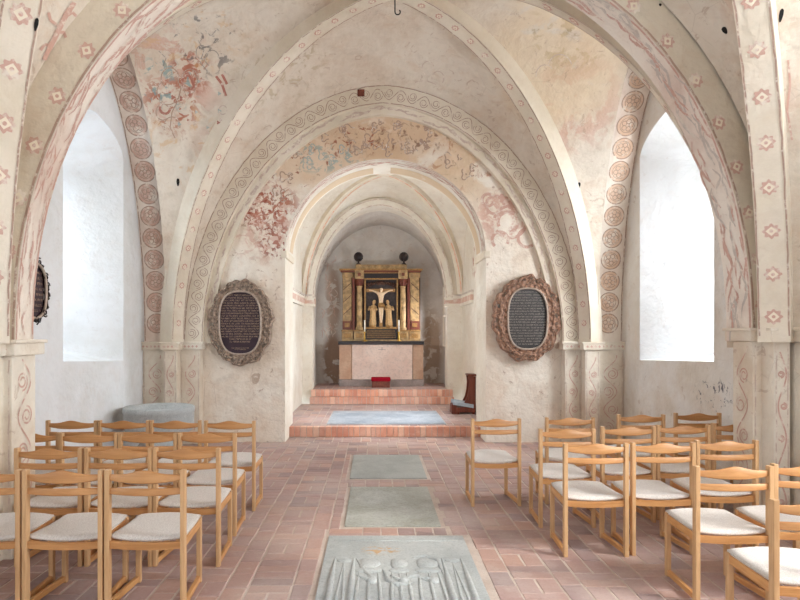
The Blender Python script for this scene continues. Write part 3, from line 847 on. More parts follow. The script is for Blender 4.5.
# ------------------------------------------------------------------ grave slabs
def slab(name, r, z, mat, label, relief=None, th=.008, group=None):
    x0, x1, y0, y1 = r
    t = empty(name, ((x0 + x1) / 2, (y0 + y1) / 2, z - .006), label, 'grave slab', group)
    mb = MB(); X, Y = (x1 - x0) / 2, (y1 - y0) / 2
    mb.box(-X + .012, X - .012, -Y + .012, Y - .012, .0, .006 + th, 0, .008)
    mb.build('slab', [mat], t)
    if relief:
        m2 = MB(); relief(m2, X, Y, .006 + th); m2.build('carved_relief', [mat], t)
    return t
def dome(mb, cx, cy, z, rx, ry, h, n=18, k=6, lob=0, amp=0, flat=.0):
    rows = []
    for j in range(k + 1):
        f = j / k; r = math.cos(f * PI / 2) if f < 1 else 0; hh = h * math.sin(f * PI / 2)
        rows.append([V(cx + rx * r * math.cos(a) * (1 + amp * math.cos(lob * a)), cy + ry * r * math.sin(a) * (1 + amp * math.cos(lob * a)), z + hh) for a in [2 * PI * i / n for i in range(n + 1)]])
    mb.grid(rows)
def ridge(mb, pts, z, w, h):
    P = [V(x, y, 0) for x, y in pts]; rows = []
    for i, p in enumerate(P):
        d = (P[min(i + 1, len(P) - 1)] - P[max(i - 1, 0)]).normalized(); n = V(-d.y, d.x, 0)
        e = .3 if i in (0, len(P) - 1) else 1
        rows.append([p + n * w * q * e + V(0, 0, z + h * max(0, 1 - q * q) ** .5 * e) for q in (-1, -.8, -.4, 0, .4, .8, 1)])
    mb.grid(rows)
def relief1(mb, X, Y, z):
    # world y of the slab runs 2.75..4.79 (centre 3.77); figures' heads at about 4.25
    yo = lambda yw: yw - 3.77
    xo = lambda xw: xw - .1675
    H = .016
    for xw in (-.27, -.14, .47, .60):
        ridge(mb, [(xo(xw), yo(2.8)), (xo(xw), yo(3.4)), (xo(xw), yo(3.9)), (xo(xw), yo(4.28))], z, .020, H)
    for a, b in ((-.27, -.14), (.47, .60)):
        for q in (0, 1): ridge(mb, [(xo(a + (b - a) * (.3 + .4 * q)), yo(2.8)), (xo(a + (b - a) * (.35 + .3 * q)), yo(3.7)), (xo(a + (b - a) * .5), yo(4.22))], z, .010, .008)
        dome(mb, xo((a + b) / 2), yo(4.25), z, .05, .04, .010)
    ridge(mb, [(xo(.27), yo(4.3)), (xo(.36), yo(4.34)), (xo(.44), yo(4.25)), (xo(.45), yo(4.0))], z, .022, .014)
    ridge(mb, [(xo(-.12), yo(4.28)), (xo(-.06), yo(4.05)), (xo(.02), yo(3.9))], z, .018, .014)
    ridge(mb, [(xo(.2), yo(3.95)), (xo(.28), yo(3.98)), (xo(.33), yo(3.9))], z, .022, .018)
    # trefoil canopy between the inner columns
    # three figures: head, shoulders, folded gown
    for cx, r in ((-.035, .075), (.165, .058), (.355, .075)):
        dome(mb, xo(cx), yo(4.19), z, r * 1.0, .095, .016, 18, 6, 3, .12)
        dome(mb, xo(cx), yo(4.07), z, r * 1.2, .045, .012)
        for q in (-1, 0, 1):
            x = cx + q * r * .8
            ridge(mb, [(xo(x), yo(4.05)), (xo(x + .01 * q), yo(3.8)), (xo(x + .018 * q), yo(3.4)), (xo(x + .02 * q), yo(2.85))], z, .012, .009)
        ridge(mb, [(xo(cx - r), yo(3.98)), (xo(cx), yo(3.90)), (xo(cx + r * .7), yo(3.94))], z, .018, .02)
        dome(mb, xo(cx + .02), yo(3.9), z, .035, .05, .022)
    ridge(mb, [(xo(.06), yo(4.08)), (xo(.09), yo(3.9)), (xo(.16), yo(3.82)), (xo(.24), yo(3.86))], z, .02, .02)
    ridge(mb, [(xo(-.30 + .92 * i / 8), yo(4.66 - .01 * (i % 2))) for i in range(9)], z, .006, .006)
slab('grave_slab', SLABS[0], 0, 'slab1', 'large pale grave slab carved with figures under a canopy, nearest the viewer', relief1)
slab('grave_slab', SLABS[1], 0, 'slab2', 'plain worn grey-green grave slab in the middle of the aisle')
slab('grave_slab', SLABS[2], 0, 'slab3', 'pale plain grave slab in the brick aisle closest to the brick step')
slab('grave_slab', CS, S1, 'slab4', 'wide bluish-grey grave slab in the raised floor between the step and the altar stairs')

# ------------------------------------------------------------------ chairs
def make_chair():
    t = empty('chair', (0, 0, 0), 'x', 'chair')
    W = .213; WF = .190
    def skew(m):
        for v in m.v: v.x -= math.copysign((W - WF) * min(1, max(0, v.y / .39)), v.x)
        return m
    for sx in (-1, 1):
        m = MB(); m.box(sx * W - .0135, sx * W + .0135, -.021, .021, 0, .795, 0, .005); m.build('back_post', ['wood'], t)
        m = MB(); m.box(sx * WF - .0145, sx * WF + .0145, .382, .415, 0, .41, 0, .005); m.build('front_leg', ['wood'], t)
        m = MB(); m.box(sx * W - .012, sx * W + .012, .02, .383, .012, .045, 0, .004); skew(m).build('floor_runner', ['woody'], t)
        m = MB(); m.box(sx * W - .011, sx * W + .011, .02, .383, .355, .402, 0, .004); skew(m).build('side_rail', ['woody'], t)
    m = MB(); m.box(-WF + .012, WF - .012, .387, .408, .352, .40, 0, .004); m.build('front_rail', ['woodx'], t)
    m = MB()   # rear seat rail, lower edge slightly bowed
    rows = []
    for i in range(13):
        u = -1 + i / 6; x = u * (W - .014); b = .010 * (1 - u * u)
        rows.append([V(x, -.010, .352 - b), V(x, .012, .352 - b), V(x, .012, .392 - b), V(x, -.010, .392 - b), V(x, -.010, .352 - b)])
    m.grid(rows, 0, False); m.build('rear_rail', ['woodx'], t)
    def slat(name, zc, hh0, up, dn, th=.013):
        m = MB(); rows = []; n = 24
        for i in range(n + 1):
            u = -1 + 2 * i / n; x = u * (W - .014)
            hump = math.exp(-(u / .42) ** 2) - math.exp(-(1 / .42) ** 2)
            bow = -.022 * (1 - u * u) - .002
            zt = zc + hh0 + up * hump; zb = zc - hh0 - dn * (1 - u * u)
            y0, y1 = bow - th / 2, bow + th / 2; e = .004
            rows.append([V(x, y0, zb + e), V(x, y0 + e, zb), V(x, y1 - e, zb), V(x, y1, zb + e), V(x, y1, zt - e), V(x, y1 - e, zt), V(x, y0 + e, zt), V(x, y0, zt - e), V(x, y0, zb + e)])
        m.grid(rows, 0, True); m.add(rows[0][:-1], [list(range(8))], 0); m.add(rows[-1][:-1], [list(range(8))[::-1]], 0)
        return m.build(name, ['woodx'], t)
    slat('crest_rail', .752, .017, .026, .016, .016)
    slat('lower_slat', .675, .0185, .0, .006)
    m = MB(); n = 14; k = 14   # saddle shaped cushion
    def P(u, v, top):
        x = u * (.213 - .018 * v); y = .012 + v * .403
        z = .415 + (1 - u * u) * (.016 * v - .020 * (1 - v)) - .006 * math.sin(PI * v)
        ed = min(1 - abs(u), v, 1 - v); rr = min(1, ed / .07)
        th = .012 + .011 * math.sqrt(max(0, 1 - (1 - rr) ** 2))
        if v < .05 and abs(x) > .196: x = math.copysign(.196, x)
        return V(x, y, z + (th - .008 if top else -.010))
    for top in (True, False):
        m.grid([[P(-1 + 2 * i / n, j / k, top) for j in range(k + 1)] for i in range(n + 1)])
    for u in (-1, 1): m.grid([[P(u, j / k, True) for j in range(k + 1)], [P(u, j / k, False) for j in range(k + 1)]])
    for v in (0, 1): m.grid([[P(-1 + 2 * i / n, v, True) for i in range(n + 1)], [P(-1 + 2 * i / n, v, False) for i in range(n + 1)]])
    m.build('seat_cushion', ['wool'], t, weld=True)
    return t
chair0 = make_chair(); used = [False]
def chair(x, y, deg, label, group):
    if not used[0]:
        r = chair0; used[0] = True
    else:
        r = chair0.copy(); C.objects.link(r)
        for ch in list(chair0.children):
            c = ch.copy(); C.objects.link(c); c.parent = r
    r.location = (x, y, 0); r.rotation_euler = (0, 0, math.radians(deg)); r['label'] = label; r['group'] = group
GL, GR = 'chairs left of the aisle', 'chairs right of the aisle'
for x, y, a, l in [
    (-1.289, 3.50, 0, 'beech chair beside the aisle in the front row on the left'),
    (-1.752, 3.50, 0, 'beech chair second from the aisle in the front row on the left'),
    (-2.215, 3.50, 0, 'beech chair cut off by the left edge of the photo, front row'),
    (-1.258, 4.17, -1, 'beech chair beside the aisle in the second row on the left'),
    (-1.715, 4.17, 0, 'beech chair in the middle of the second row on the left'),
    (-2.185, 4.17, 0, 'beech chair against the front left pillar in the second row'),
    (-1.290, 4.80, -1, 'beech chair beside the aisle in the third row on the left'),
    (-1.748, 4.80, 0, 'beech chair second from the aisle in the third row on the left'),
    (-2.206, 4.80, 0, 'beech chair third from the aisle in the third row on the left'),
    (-2.665, 4.82, 0, 'beech chair half hidden behind the left pillar, third row'),
    (-1.273, 5.48, -2, 'beech chair beside the aisle in the back row on the left'),
    (-1.758, 5.50, 0, 'beech chair second from the aisle in the back row, in front of the font'),
    (-2.218, 5.50, 0, 'beech chair third from the aisle in the back row on the left'),
    (-2.678, 5.50, 0, 'beech chair at the wall end of the back row on the left')]:
    chair(x, y, a, l, GL)
for x, y, a, l in [
    (1.106, 5.62, 2, 'lone beech chair standing apart right beside the aisle'),
    (1.80, 5.70, 1, 'beech chair nearest the aisle in the back row on the right'),
    (2.54, 5.90, 1, 'beech chair in the middle of the back row on the right'),
    (3.14, 6.02, 1, 'beech chair under the bright window, end of the back row on the right'),
    (1.556, 5.00, 0, 'beech chair nearest the aisle in the third row on the right'),
    (2.105, 5.14, 1, 'beech chair second from the aisle in the third row on the right'),
    (2.600, 5.22, 1, 'beech chair third from the aisle in the third row on the right'),
    (3.13, 5.33, 1, 'beech chair partly hidden behind the right pillar, third row'),
    (1.555, 4.35, 0, 'brightly lit beech chair nearest the aisle in the second row on the right'),
    (2.040, 4.38, 1, 'beech chair in the middle of the second row on the right'),
    (2.540, 4.47, 1, 'beech chair in front of the right pillar, end of the second row'),
    (2.085, 3.60, 0, 'brightly lit beech chair at the near right, whole back visible'),
    (2.575, 3.66, 0, 'beech chair cut off by the right edge, beside the brightly lit one'),
    (2.065, 2.87, 0, 'nearest beech chair in the bottom right corner, mostly out of the frame')]:
    chair(x, y, a, l, GR)

# ------------------------------------------------------------------ font
f = empty('baptismal_font', (-2.72, 7.85, 0), 'round grey stone baptismal font behind the left chairs below the corner pillar', 'font')
mb = MB(); mb.lathe([(.30, 0), (.33, .02), (.33, .10), (.27, .14), (.22, .20), (.24, .25)], seg=40); mb.build('foot', ['font'], f)
mb = MB(); mb.lathe([(.24, .25), (.33, .29), (.40, .34), (.425, .40), (.428, .565), (.436, .575), (.436, .63), (.42, .645), (.36, .645), (.33, .62), (.28, .52), (.1, .47), (.0, .465)], seg=48); mb.build('bowl', ['font'], f)

# ------------------------------------------------------------------ epitaphs
def epitaph(loc, rot, w, h, wi, hi, mat, pm, lm, label, seed, rows, face=-1, text=True, skirt=.075):
    rnd = random.Random(seed)
    t = empty('epitaph', loc, label, 'epitaph plaque'); t.rotation_euler = (0, 0, rot)
    lobes = [(rnd.uniform(0, 2 * PI), rnd.uniform(.03, .075), rnd.uniform(.12, .24)) for _ in range(12)]
    def R(a):
        b = sum(am * math.exp(-((math.atan2(math.sin(a - c), math.cos(a - c))) / wd) ** 2) for c, am, wd in lobes)
        return .885 + b * .5 + .085 * abs(math.sin(5.5 * a + seed * .3)) ** .55 + .012 * math.sin(23 * a) - .05 * math.exp(-((math.atan2(math.sin(a), math.cos(a))) / .05) ** 2) - .06 * math.exp(-((math.atan2(math.sin(a - PI), math.cos(a - PI))) / .05) ** 2)
    n, k = 220, 20
    def pos(a, f):
        r = R(a); ox, oz = w / 2 * math.cos(a) * r, h / 2 * math.sin(a) * r
        q = (abs(math.cos(a)) ** 2.7 + abs(math.sin(a)) ** 2.7) ** (-1 / 2.7)
        ix, iz = wi / 2 * math.cos(a) * q, hi / 2 * math.sin(a) * q
        x, z = ix + (ox - ix) * f, iz + (oz - iz) * f
        e = math.sin(min(1, (1 - f) / .12) * PI / 2)
        hgt = .025 + e * (.026 + .010 * math.sin(13 * a + 5 * math.sin(3 * f * PI)) * math.sin(f * PI) + .007 * math.sin(31 * a + 9 * f) + .009 * math.cos(f * 4 * PI))
        return x, z, hgt
    holes = [(rnd.uniform(0, 2 * PI), rnd.uniform(.55, .85)) for _ in range(34)]
    mb = MB(); vs = []; fs = []
    for i in range(n):
        for j in range(k + 1):
            x, z, y = pos(2 * PI * i / n, j / k); vs.append(V(x, -y, z))
    for i in range(n):
        a = 2 * PI * (i + .5) / n
        for j in range(k):
            ff = (j + .5) / k
            if any(abs(math.atan2(math.sin(a - ha), math.cos(a - ha))) < .045 and abs(ff - hf) < .06 for ha, hf in holes): continue
            fs.append([i * (k + 1) + j, i * (k + 1) + j + 1, ((i + 1) % n) * (k + 1) + j + 1, ((i + 1) % n) * (k + 1) + j])
    mb.add(vs, fs, 0, True)
    for i in range(n):
        o0, o1 = pos(2 * PI * i / n, 1), pos(2 * PI * (i + 1) / n, 1)
        mb.quad(V(o0[0], -o0[2], o0[1]), V(o1[0], -o1[2], o1[1]), V(o1[0], skirt, o1[1]), V(o0[0], skirt, o0[1]), 0)
    # scrolls on the frame
    for i in range(20):
        a = 2 * PI * i / 20 + .2; x, z, y = pos(a, .66)
        s0 = rnd.choice((-1, 1)); P = []
        for q in range(14):
            b = q / 13 * 2.6 * PI * s0 + a; rr = .042 * (1 - q / 18); P.append(V(x + rr * math.cos(b), -y - .004, z + rr * math.sin(b)))
        mb.tube(P, .007, 0, 6)
    mb.build('carved_frame', [mat], t)
    mb = MB(); SQ = lambda a: (abs(math.cos(a)) ** 2.7 + abs(math.sin(a)) ** 2.7) ** (-1 / 2.7)
    mb.tube([V(wi / 2 * math.cos(a) * SQ(a), -.055, hi / 2 * math.sin(a) * SQ(a)) for a in [2 * PI * i / 64 for i in range(64)]], .014, 0, 8, closed=True)
    mb.build('rim', ['epi_rim'], t)
    mb = MB(); mb.add([V(0, -.030, 0)] + [V(wi / 2 * math.cos(2 * PI * i / 64) * SQ(2 * PI * i / 64), -.030, hi / 2 * math.sin(2 * PI * i / 64) * SQ(2 * PI * i / 64)) for i in range(64)], [[0, 1 + i, 1 + (i + 1) % 64] for i in range(64)])
    plate = mb.build('inscription_plate', [pm], t)
    if text:
        mb = MB(); lh = hi * .90 / (rows + 3)
        def line(zc, half, s):
            x = -half
            while x < half:
                wl = rnd.uniform(.03, .09)
                xe = min(half, x + wl)
                while x < xe - .004:   # letters: uprights, bars and bowls
                    lw = s * rnd.uniform(.35, .6); b = s * .13
                    mb.quad(V(x, -.034, zc - s / 2), V(x + b, -.034, zc - s / 2), V(x + b, -.034, zc + s / 2), V(x, -.034, zc + s / 2))
                    q = rnd.random(); zb = zc + (-.5 if q < .3 else (.3 if q < .6 else -.1)) * s
                    mb.quad(V(x, -.034, zb), V(x + lw, -.034, zb), V(x + lw, -.034, zb + b * 1.3), V(x, -.034, zb + b * 1.3))
                    if q > .45: mb.quad(V(x + lw - b, -.034, zc - s / 2), V(x + lw, -.034, zc - s / 2), V(x + lw, -.034, zc + s * .3), V(x + lw - b, -.034, zc + s * .3))
                    x += lw + s * .22
                x = xe + s * .55
        for i in range(rows):
            z = hi / 2 * .88 - i * (hi * (.78 if seed == 3 else .90) / rows)
            half = wi / 2 * .93 * max(0, 1 - abs(z / (hi / 2)) ** 2.7) ** (1 / 2.7)
            if seed == 3 and i >= rows - 2: half *= .6
            if half > .03: line(z, half, lh * .62)
        z = -hi / 2 * .80
        if seed == 3:
            line(z, wi / 2 * .42, lh * .36); line(z - lh * .6, wi / 2 * .26, lh * .36)
        mb.build('lettering', [lm], plate)
    return t
K = YE / F_PX
p = pt(242, 323, YE); epitaph((p.x, YE - .08, p.z), 0, 66 * K, 87 * K, 41 * K, 62 * K, 'epi_a', 'plaque_a', 'letter_a', 'oval carved grey-brown epitaph with plum-dark inscription plate on the wall left of the chancel arch', 3, 19)
p = pt(525.5, 319, YE); epitaph((p.x, YE - .08, p.z), 0, 70 * K, 88 * K, 39 * K, 60 * K, 'epi_b', 'plaque_b', 'letter_b', 'oval carved red-brown epitaph with slate-grey inscription plate on the wall right of the chancel arch', 8, 20)
epitaph((XL + .012, 5.80, 1.97), PI / 2, .60, .64, .48, .52, 'black', 'plaque_a', 'letter_a', 'dark oval plaque seen edge-on behind the front left arch', 5, 9, skirt=-.002)

# ------------------------------------------------------------------ altar
ya = 13.40; ka = ya / F_PX
def ax(px): return (px - VX) * ka
def az(py): return EYE - (py - VY) * ka
xc = ax(381.2)
alt = empty('altar', (xc, ya + .35, S3), 'pale pink stone altar table with a black top on the altar stairs', 'altar')
def loc(mb, name, mats, parent=alt, o=None):
    ob = mb.build(name, mats, parent)
    base = Vector(parent.location) if o is None else o
    for v in ob.data.vertices: v.co -= base
    return ob
mb = MB(); mb.box(ax(352), ax(412.5), ya, ya + .62, az(379.5), az(344.5), 0, .008); loc(mb, 'front_slab', ['altar'])
for a, b in ((339.2, 351.7), (412.8, 423.3)):
    mb = MB(); mb.box(ax(a), ax(b), ya + .03, ya + .62, az(379.5), az(344.5), 0, .008); loc(mb, 'side_pier', ['altar_side'])
mb = MB(); mb.box(ax(338.8), ax(423.7), ya - .012, ya + .64, S3, az(379.6), 0, .01); loc(mb, 'plinth', ['altar_base'])
mb = MB(); mb.box(ax(338.2), ax(424.0), ya - .03, ya + .66, az(344.6), az(341.3), 0, .008); loc(mb, 'table_top', ['black'])
mb = MB()   # small carved cross mark
cx, cz = ax(382), az(349)
mb.box(cx - .007, cx + .007, ya - .004, ya + .002, cz - .03, cz + .03, 0); mb.box(cx - .08, cx + .08, ya - .004, ya + .002, cz - .018, cz - .008, 0); loc(mb, 'carved_mark', ['altar_base'])

# retable
yr = 13.70; kr = yr / F_PX
def rx(px): return (px - VX) * kr
def rz_(py): return EYE - (py - VY) * kr
ztop = az(341.3)
ret = empty('retable', (rx(381.2), yr + .15, ztop), 'gilded carved retable with a crucifixion group standing on the altar', 'altarpiece')
def rb(name, mats, *boxes, bev=.006, parent=ret):
    mb = MB()
    for b in boxes:
        mi = b[6] if len(b) > 6 else 0
        mb.box(rx(b[0]), rx(b[1]), yr + b[4], yr + b[5], rz_(b[3]), rz_(b[2]), mi, bev)
    return loc(mb, name, mats, parent, Vector(ret.location))
zb = 341.05
rb('back_board', ['brown'], (342, 421, 272, zb, .20, .30))
rb('predella', ['goldstone'], (342, 420.5, 339.5, zb, -.02, .22))
for a, b in ((341.5, 353), (354, 364.5), (398, 408.5), (409.5, 420.5)):
    dd = .0 if 353.5 < a < 400 else .08
    rb('pedestal', ['goldstone', 'gold'], (a, b, 331.5, 339.5, dd - .02, .22), (a - .3, b + .3, 330.0, 331.5, dd - .04, .22, 1), (a + 2, b - 2, 333.3, 337.8, dd - .028, dd, 1))
rb('inscription_panel', ['black', 'gold'], (365, 397.5, 329, 339.4, .06, .2), (365, 397.5, 328, 329, .03, .2, 1))
mb = MB()
for r in range(4):
    x = rx(367.0)
    while x < rx(395.5):
        w = random.uniform(.012, .022); mb.box(x, x + w, yr + .052, yr + .062, rz_(331.6 + r * 2.1), rz_(330.4 + r * 2.1)); x += w + .011
letters = loc(mb, 'lettering', ['gold'], ret)
for o in ret.children:
    if o.name.startswith('inscription_panel'): letters.parent = o
for a, b in ((342.5, 351.5), (410.5, 419.5)):   # side wings with diagonal marbling
    rb('wing_panel', ['goldstone'], (a, b, 277, 330, .10, .2))
    mb = MB(); sgn = 1 if a < 380 else -1
    for q in range(4):
        y0 = 282 + q * 12.5; xa, xb = rx(a + .6), rx(b - .6); h = 7 * kr
        zl, zr = (rz_(y0 + 7), rz_(y0)) if sgn > 0 else (rz_(y0), rz_(y0 + 7))
        mb.quad(V(xa, yr + .097, zl), V(xb, yr + .097, zr), V(xb, yr + .097, zr - .022), V(xa, yr + .097, zl - .022))
    loc(mb, 'marbling', ['brown'], ret)
    rb('carved_base', ['redbrown', 'gold'], (a, b, 321, 329.5, .085, .12), (a + 2, b - 2, 323, 327, .07, .09, 1))
for a, b in ((352.3, 354.7), (407.5, 409.9)):
    rb('carved_strip', ['redbrown'], (a, b, 278, 330, .05, .2))
for cx_ in (359.3, 403.0):                       # front columns
    mb = MB(); X = rx(cx_)
    prof = [(.075, rz_(330)), (.085, rz_(329.3)), (.085, rz_(328)), (.062, rz_(327)), (.066, rz_(315)), (.064, rz_(300)), (.056, rz_(288)), (.066, rz_(287)), (.07, rz_(286))]
    mb.lathe([(r, z) for r, z in prof], (X, yr + .06, 0), 0, 20); col_ = loc(mb, 'column', ['goldstone'], ret)
    mb = MB(); mb.lathe([(.05, rz_(286.2)), (.06, rz_(285)), (.085, rz_(281)), (.10, rz_(279.5)), (.10, rz_(278.8))], (X, yr + .06, 0), 0, 16)
    for q in range(8): a = q * PI / 4; mb.tube([V(X + .06 * math.cos(a), yr + .06 + .06 * math.sin(a), rz_(285.5)), V(X + .09 * math.cos(a), yr + .06 + .09 * math.sin(a), rz_(282.5)), V(X + .105 * math.cos(a), yr + .06 + .105 * math.sin(a), rz_(280.5))], [.012, .018, .01], 0, 5)
    loc(mb, 'column_capital', ['redbrown'], ret).parent = col_
    rb('entablature_block', ['goldstone', 'redbrown'], (cx_ - 4.6, cx_ + 4.6, 270.5, 278.8, -.06, .2), (cx_ - 1.5, cx_ + 1.5, 273, 276.2, -.068, -.05, 1))
    rb('finial_base', ['goldstone'], (cx_ - 3.8, cx_ + 3.8, 264.5, 269.0, -.02, .14))
    mb = MB(); z0 = rz_(264.5); X2 = X - (.02 if cx_ < 380 else -.02)
    mb.lathe([(.055, z0), (.055, z0 + .02), (.02, z0 + .04), (.018, z0 + .075), (.04, z0 + .09)], (X2, yr + .05, 0), 0, 16)
    mb.lathe([(.02, z0 + .09)] + [(.095 * math.sin(PI * i / 12), z0 + .175 - .095 * math.cos(PI * i / 12)) for i in range(1, 12)] + [(.01, z0 + .272)], (X2, yr + .05, 0), 0, 20)
    for q in range(8):   # gadroons
        a = q * PI / 4; mb.tube([V(X2 + .096 * math.sin(PI * i / 8) * math.cos(a), yr + .05 + .096 * math.sin(PI * i / 8) * math.sin(a), z0 + .175 - .098 * math.cos(PI * i / 8)) for i in range(9)], .010, 0, 5)
    loc(mb, 'finial', ['black'], ret)
rb('cornice', ['gold', 'redbrown'], (339.5, 422.3, 269.0, 270.6, -.09, .28), (341, 420.8, 270.6, 272.2, -.05, .24, 1))
rb('frieze', ['goldstone'], (342.0, 353.5, 272.2, 277.3, .06, .24), (409.0, 420.5, 272.2, 277.3, .06, .24))
rb('dark_frieze', ['black', 'gold'], (364, 398.3, 273.2, 278.0, .04, .2), (364, 398.3, 272.0, 273.2, .02, .2, 1), (364, 398.3, 278.0, 279.4, .02, .2, 1))
rb('top_board', ['goldstone', 'gold'], (362.5, 399.8, 265.2, 269.0, .0, .14), (362.5, 399.8, 264.6, 265.2, -.015, .15, 1))
rb('panel_ground', ['slate'], (364.5, 398, 279, 328.5, .14, .2))
rb('panel_frame', ['gold'], (364.3, 365.8, 279.4, 328.5, .03, .18), (396.6, 398.1, 279.4, 328.5, .03, .18), (365.8, 396.6, 326.9, 328.4, .03, .16))
mb = MB()                                        # arch with cloud carving over the cross
for sgn in (-1, 1):
    P = [V(rx(381 + sgn * q), yr + .12, rz_(287.5 - 5.2 * math.cos(q / 15 * PI / 2))) for q in range(0, 16)]
    mb.tube(P, .016, 0, 6)
    for q in range(5): mb.tube([V(rx(381 + sgn * (4 + q * 2.6)), yr + .12, rz_(281.5 + q * .3)), V(rx(381 + sgn * (5 + q * 2.6)), yr + .11, rz_(283 + q * .6))], [.022, .03], 0, 6)
for q in range(7): mb.tube([V(rx(381), yr + .12, rz_(283.5)), V(rx(381 + 4 * math.cos(q * PI / 6)), yr + .11, rz_(283.5 - 2.6 * math.sin(q * PI / 6)))], [.02, .03], 0, 6)
loc(mb, 'cloud_carving', ['brown'], ret)
rb('cross', ['crosswood'], (379.3, 382.7, 288.0, 326.5, .09, .14), (366.3, 395.3, 288.5, 291.7, .09, .14))

def skin_fig(name, nodes, edges, mats, parent, sub=2):
    me = bpy.data.meshes.new(name); base = Vector(parent.location)
    me.from_pydata([tuple(Vector(n[:3]) - base) for n in nodes], edges, [])
    o = bpy.data.objects.new(name, me); C.objects.link(o); o.parent = parent
    me.materials.append(M[mats])
    md = o.modifiers.new('skin', 'SKIN'); md.use_smooth_shade = True
    for i, n in enumerate(nodes):
        r = n[3]; r2 = n[4] if len(n) > 4 else r
        me.skin_vertices[0].data[i].radius = (r, r2)
    me.skin_vertices[0].data[0].use_root = True
    s = o.modifiers.new('sub', 'SUBSURF'); s.levels = sub; s.render_levels = sub
    return o
X0 = rx(381); Yf = yr + .055
def zz(py): return rz_(py)
cr = [(X0, Yf, zz(304), .050, .04), (X0, Yf, zz(299), .052, .04), (X0, Yf, zz(294.5), .062, .045), (X0 + .004, Yf - .01, zz(292), .024), (X0 + .01, Yf - .02, zz(289.5), .040), (X0 + .01, Yf - .02, zz(287.6), .034),
      (X0 - .10, Yf, zz(292.3), .024), (X0 - .19, Yf + .01, zz(290.4), .017), (X0 - .27, Yf + .02, zz(289.8), .014),
      (X0 + .10, Yf, zz(292.3), .024), (X0 + .19, Yf + .01, zz(290.4), .017), (X0 + .27, Yf + .02, zz(289.8), .014),
      (X0 - .025, Yf, zz(308), .032), (X0 - .018, Yf - .02, zz(315), .024), (X0 - .01, Yf, zz(321), .016), (X0 - .005, Yf - .03, zz(322.8), .014),
      (X0 + .028, Yf, zz(308), .032), (X0 + .026, Yf - .02, zz(315), .024), (X0 + .015, Yf, zz(321), .016), (X0 + .012, Yf - .03, zz(322.8), .014)]
ce = [(0, 1), (1, 2), (2, 3), (3, 4), (4, 5), (2, 6), (6, 7), (7, 8), (2, 9), (9, 10), (10, 11), (0, 12), (12, 13), (13, 14), (14, 15), (0, 16), (16, 17), (17, 18), (18, 19)]
cf = skin_fig('crucified_figure', cr, ce, 'body', ret)
mb = MB(); mb.lathe([(.06, zz(307.5)), (.068, zz(306)), (.058, zz(303.2)), (.05, zz(302.6))], (X0, Yf, 0), 0, 16, 1, .8)
mb.tube([V(X0 + .05, Yf - .03, zz(304)), V(X0 + .075, Yf - .03, zz(306)), V(X0 + .07, Yf - .03, zz(309))], [.016, .02, .008], 0, 6); loc(mb, 'loincloth', ['gold'], ret).parent = cf
for px_, sgn in ((372.5, 1), (389.3, -1)):
    X = rx(px_); mb = MB()
    prof = [(.070, zz(325.5)), (.078, zz(324)), (.068, zz(319)), (.060, zz(313)), (.066, zz(309)), (.060, zz(306)), (.024, zz(304.6)), (.022, zz(304.2)), (.036, zz(303)), (.038, zz(301.6)), (.026, zz(300.2)), (.006, zz(299.7))]
    n = 28; rows = []
    for i, (r, z) in enumerate(prof):
        fold = .10 if i < 6 else 0; lean = sgn * .004 * i
        rows.append([V(X + lean + r * math.cos(a) * (1 + fold * math.cos(7 * a + i * .4)), Yf + .02 + r * .75 * math.sin(a) * (1 + fold * math.cos(7 * a + i * .4)), z) for a in [2 * PI * k / n for k in range(n + 1)]])
    mb.grid(rows)
    mb.tube([V(X - .055, Yf + .01, zz(306.5)), V(X - .085, Yf - .02, zz(309.5)), V(X - .02 + sgn * .02, Yf - .05, zz(309)), V(X + .012, Yf - .05, zz(308))], [.026, .025, .018, .014], 0, 8)
    mb.tube([V(X + .062, Yf + .01, zz(306.5)), V(X + .092, Yf - .02, zz(309.5)), V(X + .03 + sgn * .02, Yf - .055, zz(308.6)), V(X, Yf - .055, zz(307.4))], [.026, .025, .018, .014], 0, 8)
    mf = loc(mb, 'mourning_figure', ['figure'], ret)
    mb = MB(); mb.lathe([(.05, zz(328.2)), (.075, zz(327.5)), (.085, zz(325.5)), (.06, zz(325.2))], (X, Yf + .02, 0), 0, 16, 1, .8); loc(mb, 'figure_pedestal', ['gold'], ret).parent = mf

# candlesticks
for i, (px_, lab) in enumerate(((364.6, 'brass candlestick with a white candle on the left of the altar top'), (399.0, 'brass candlestick with a white candle on the right of the altar top'))):
    X = ax(px_); c = empty('candlestick', (X, ya + .12, ztop), lab, 'candlestick', 'candlesticks on the altar')
    mb = MB(); mb.lathe([(.062, 0), (.062, .008), (.03, .02), (.016, .035), (.014, .06), (.022, .075), (.013, .09), (.013, .17), (.02, .185), (.034, .198), (.034, .206), (.014, .208)], seg=20); mb.build('holder', ['brass'], c)
    mb = MB(); mb.lathe([(.015, .206), (.015, .455), (.012, .462), (.003, .464)], seg=14); cd = mb.build('candle', ['wax'], c)
    mb = MB(); mb.tube([V(0, 0, .462), V(.001, 0, .476)], .002, 0, 5); mb.build('wick', ['black'], cd)

# red kneeler in front of the altar
k = empty('kneeler', (ax(380.7), 13.16, S3), 'small red velvet kneeling stool on the floor against the altar front', 'kneeler')
mb = MB(); mb.box(-.205, .205, -.12, .12, .13, .215, 0, .03); mb.build('cushion', ['redcloth'], k)
mb = MB(); mb.box(-.19, .19, -.11, .11, .0, .13, 0, .006); mb.build('base', ['redbrown'], k)

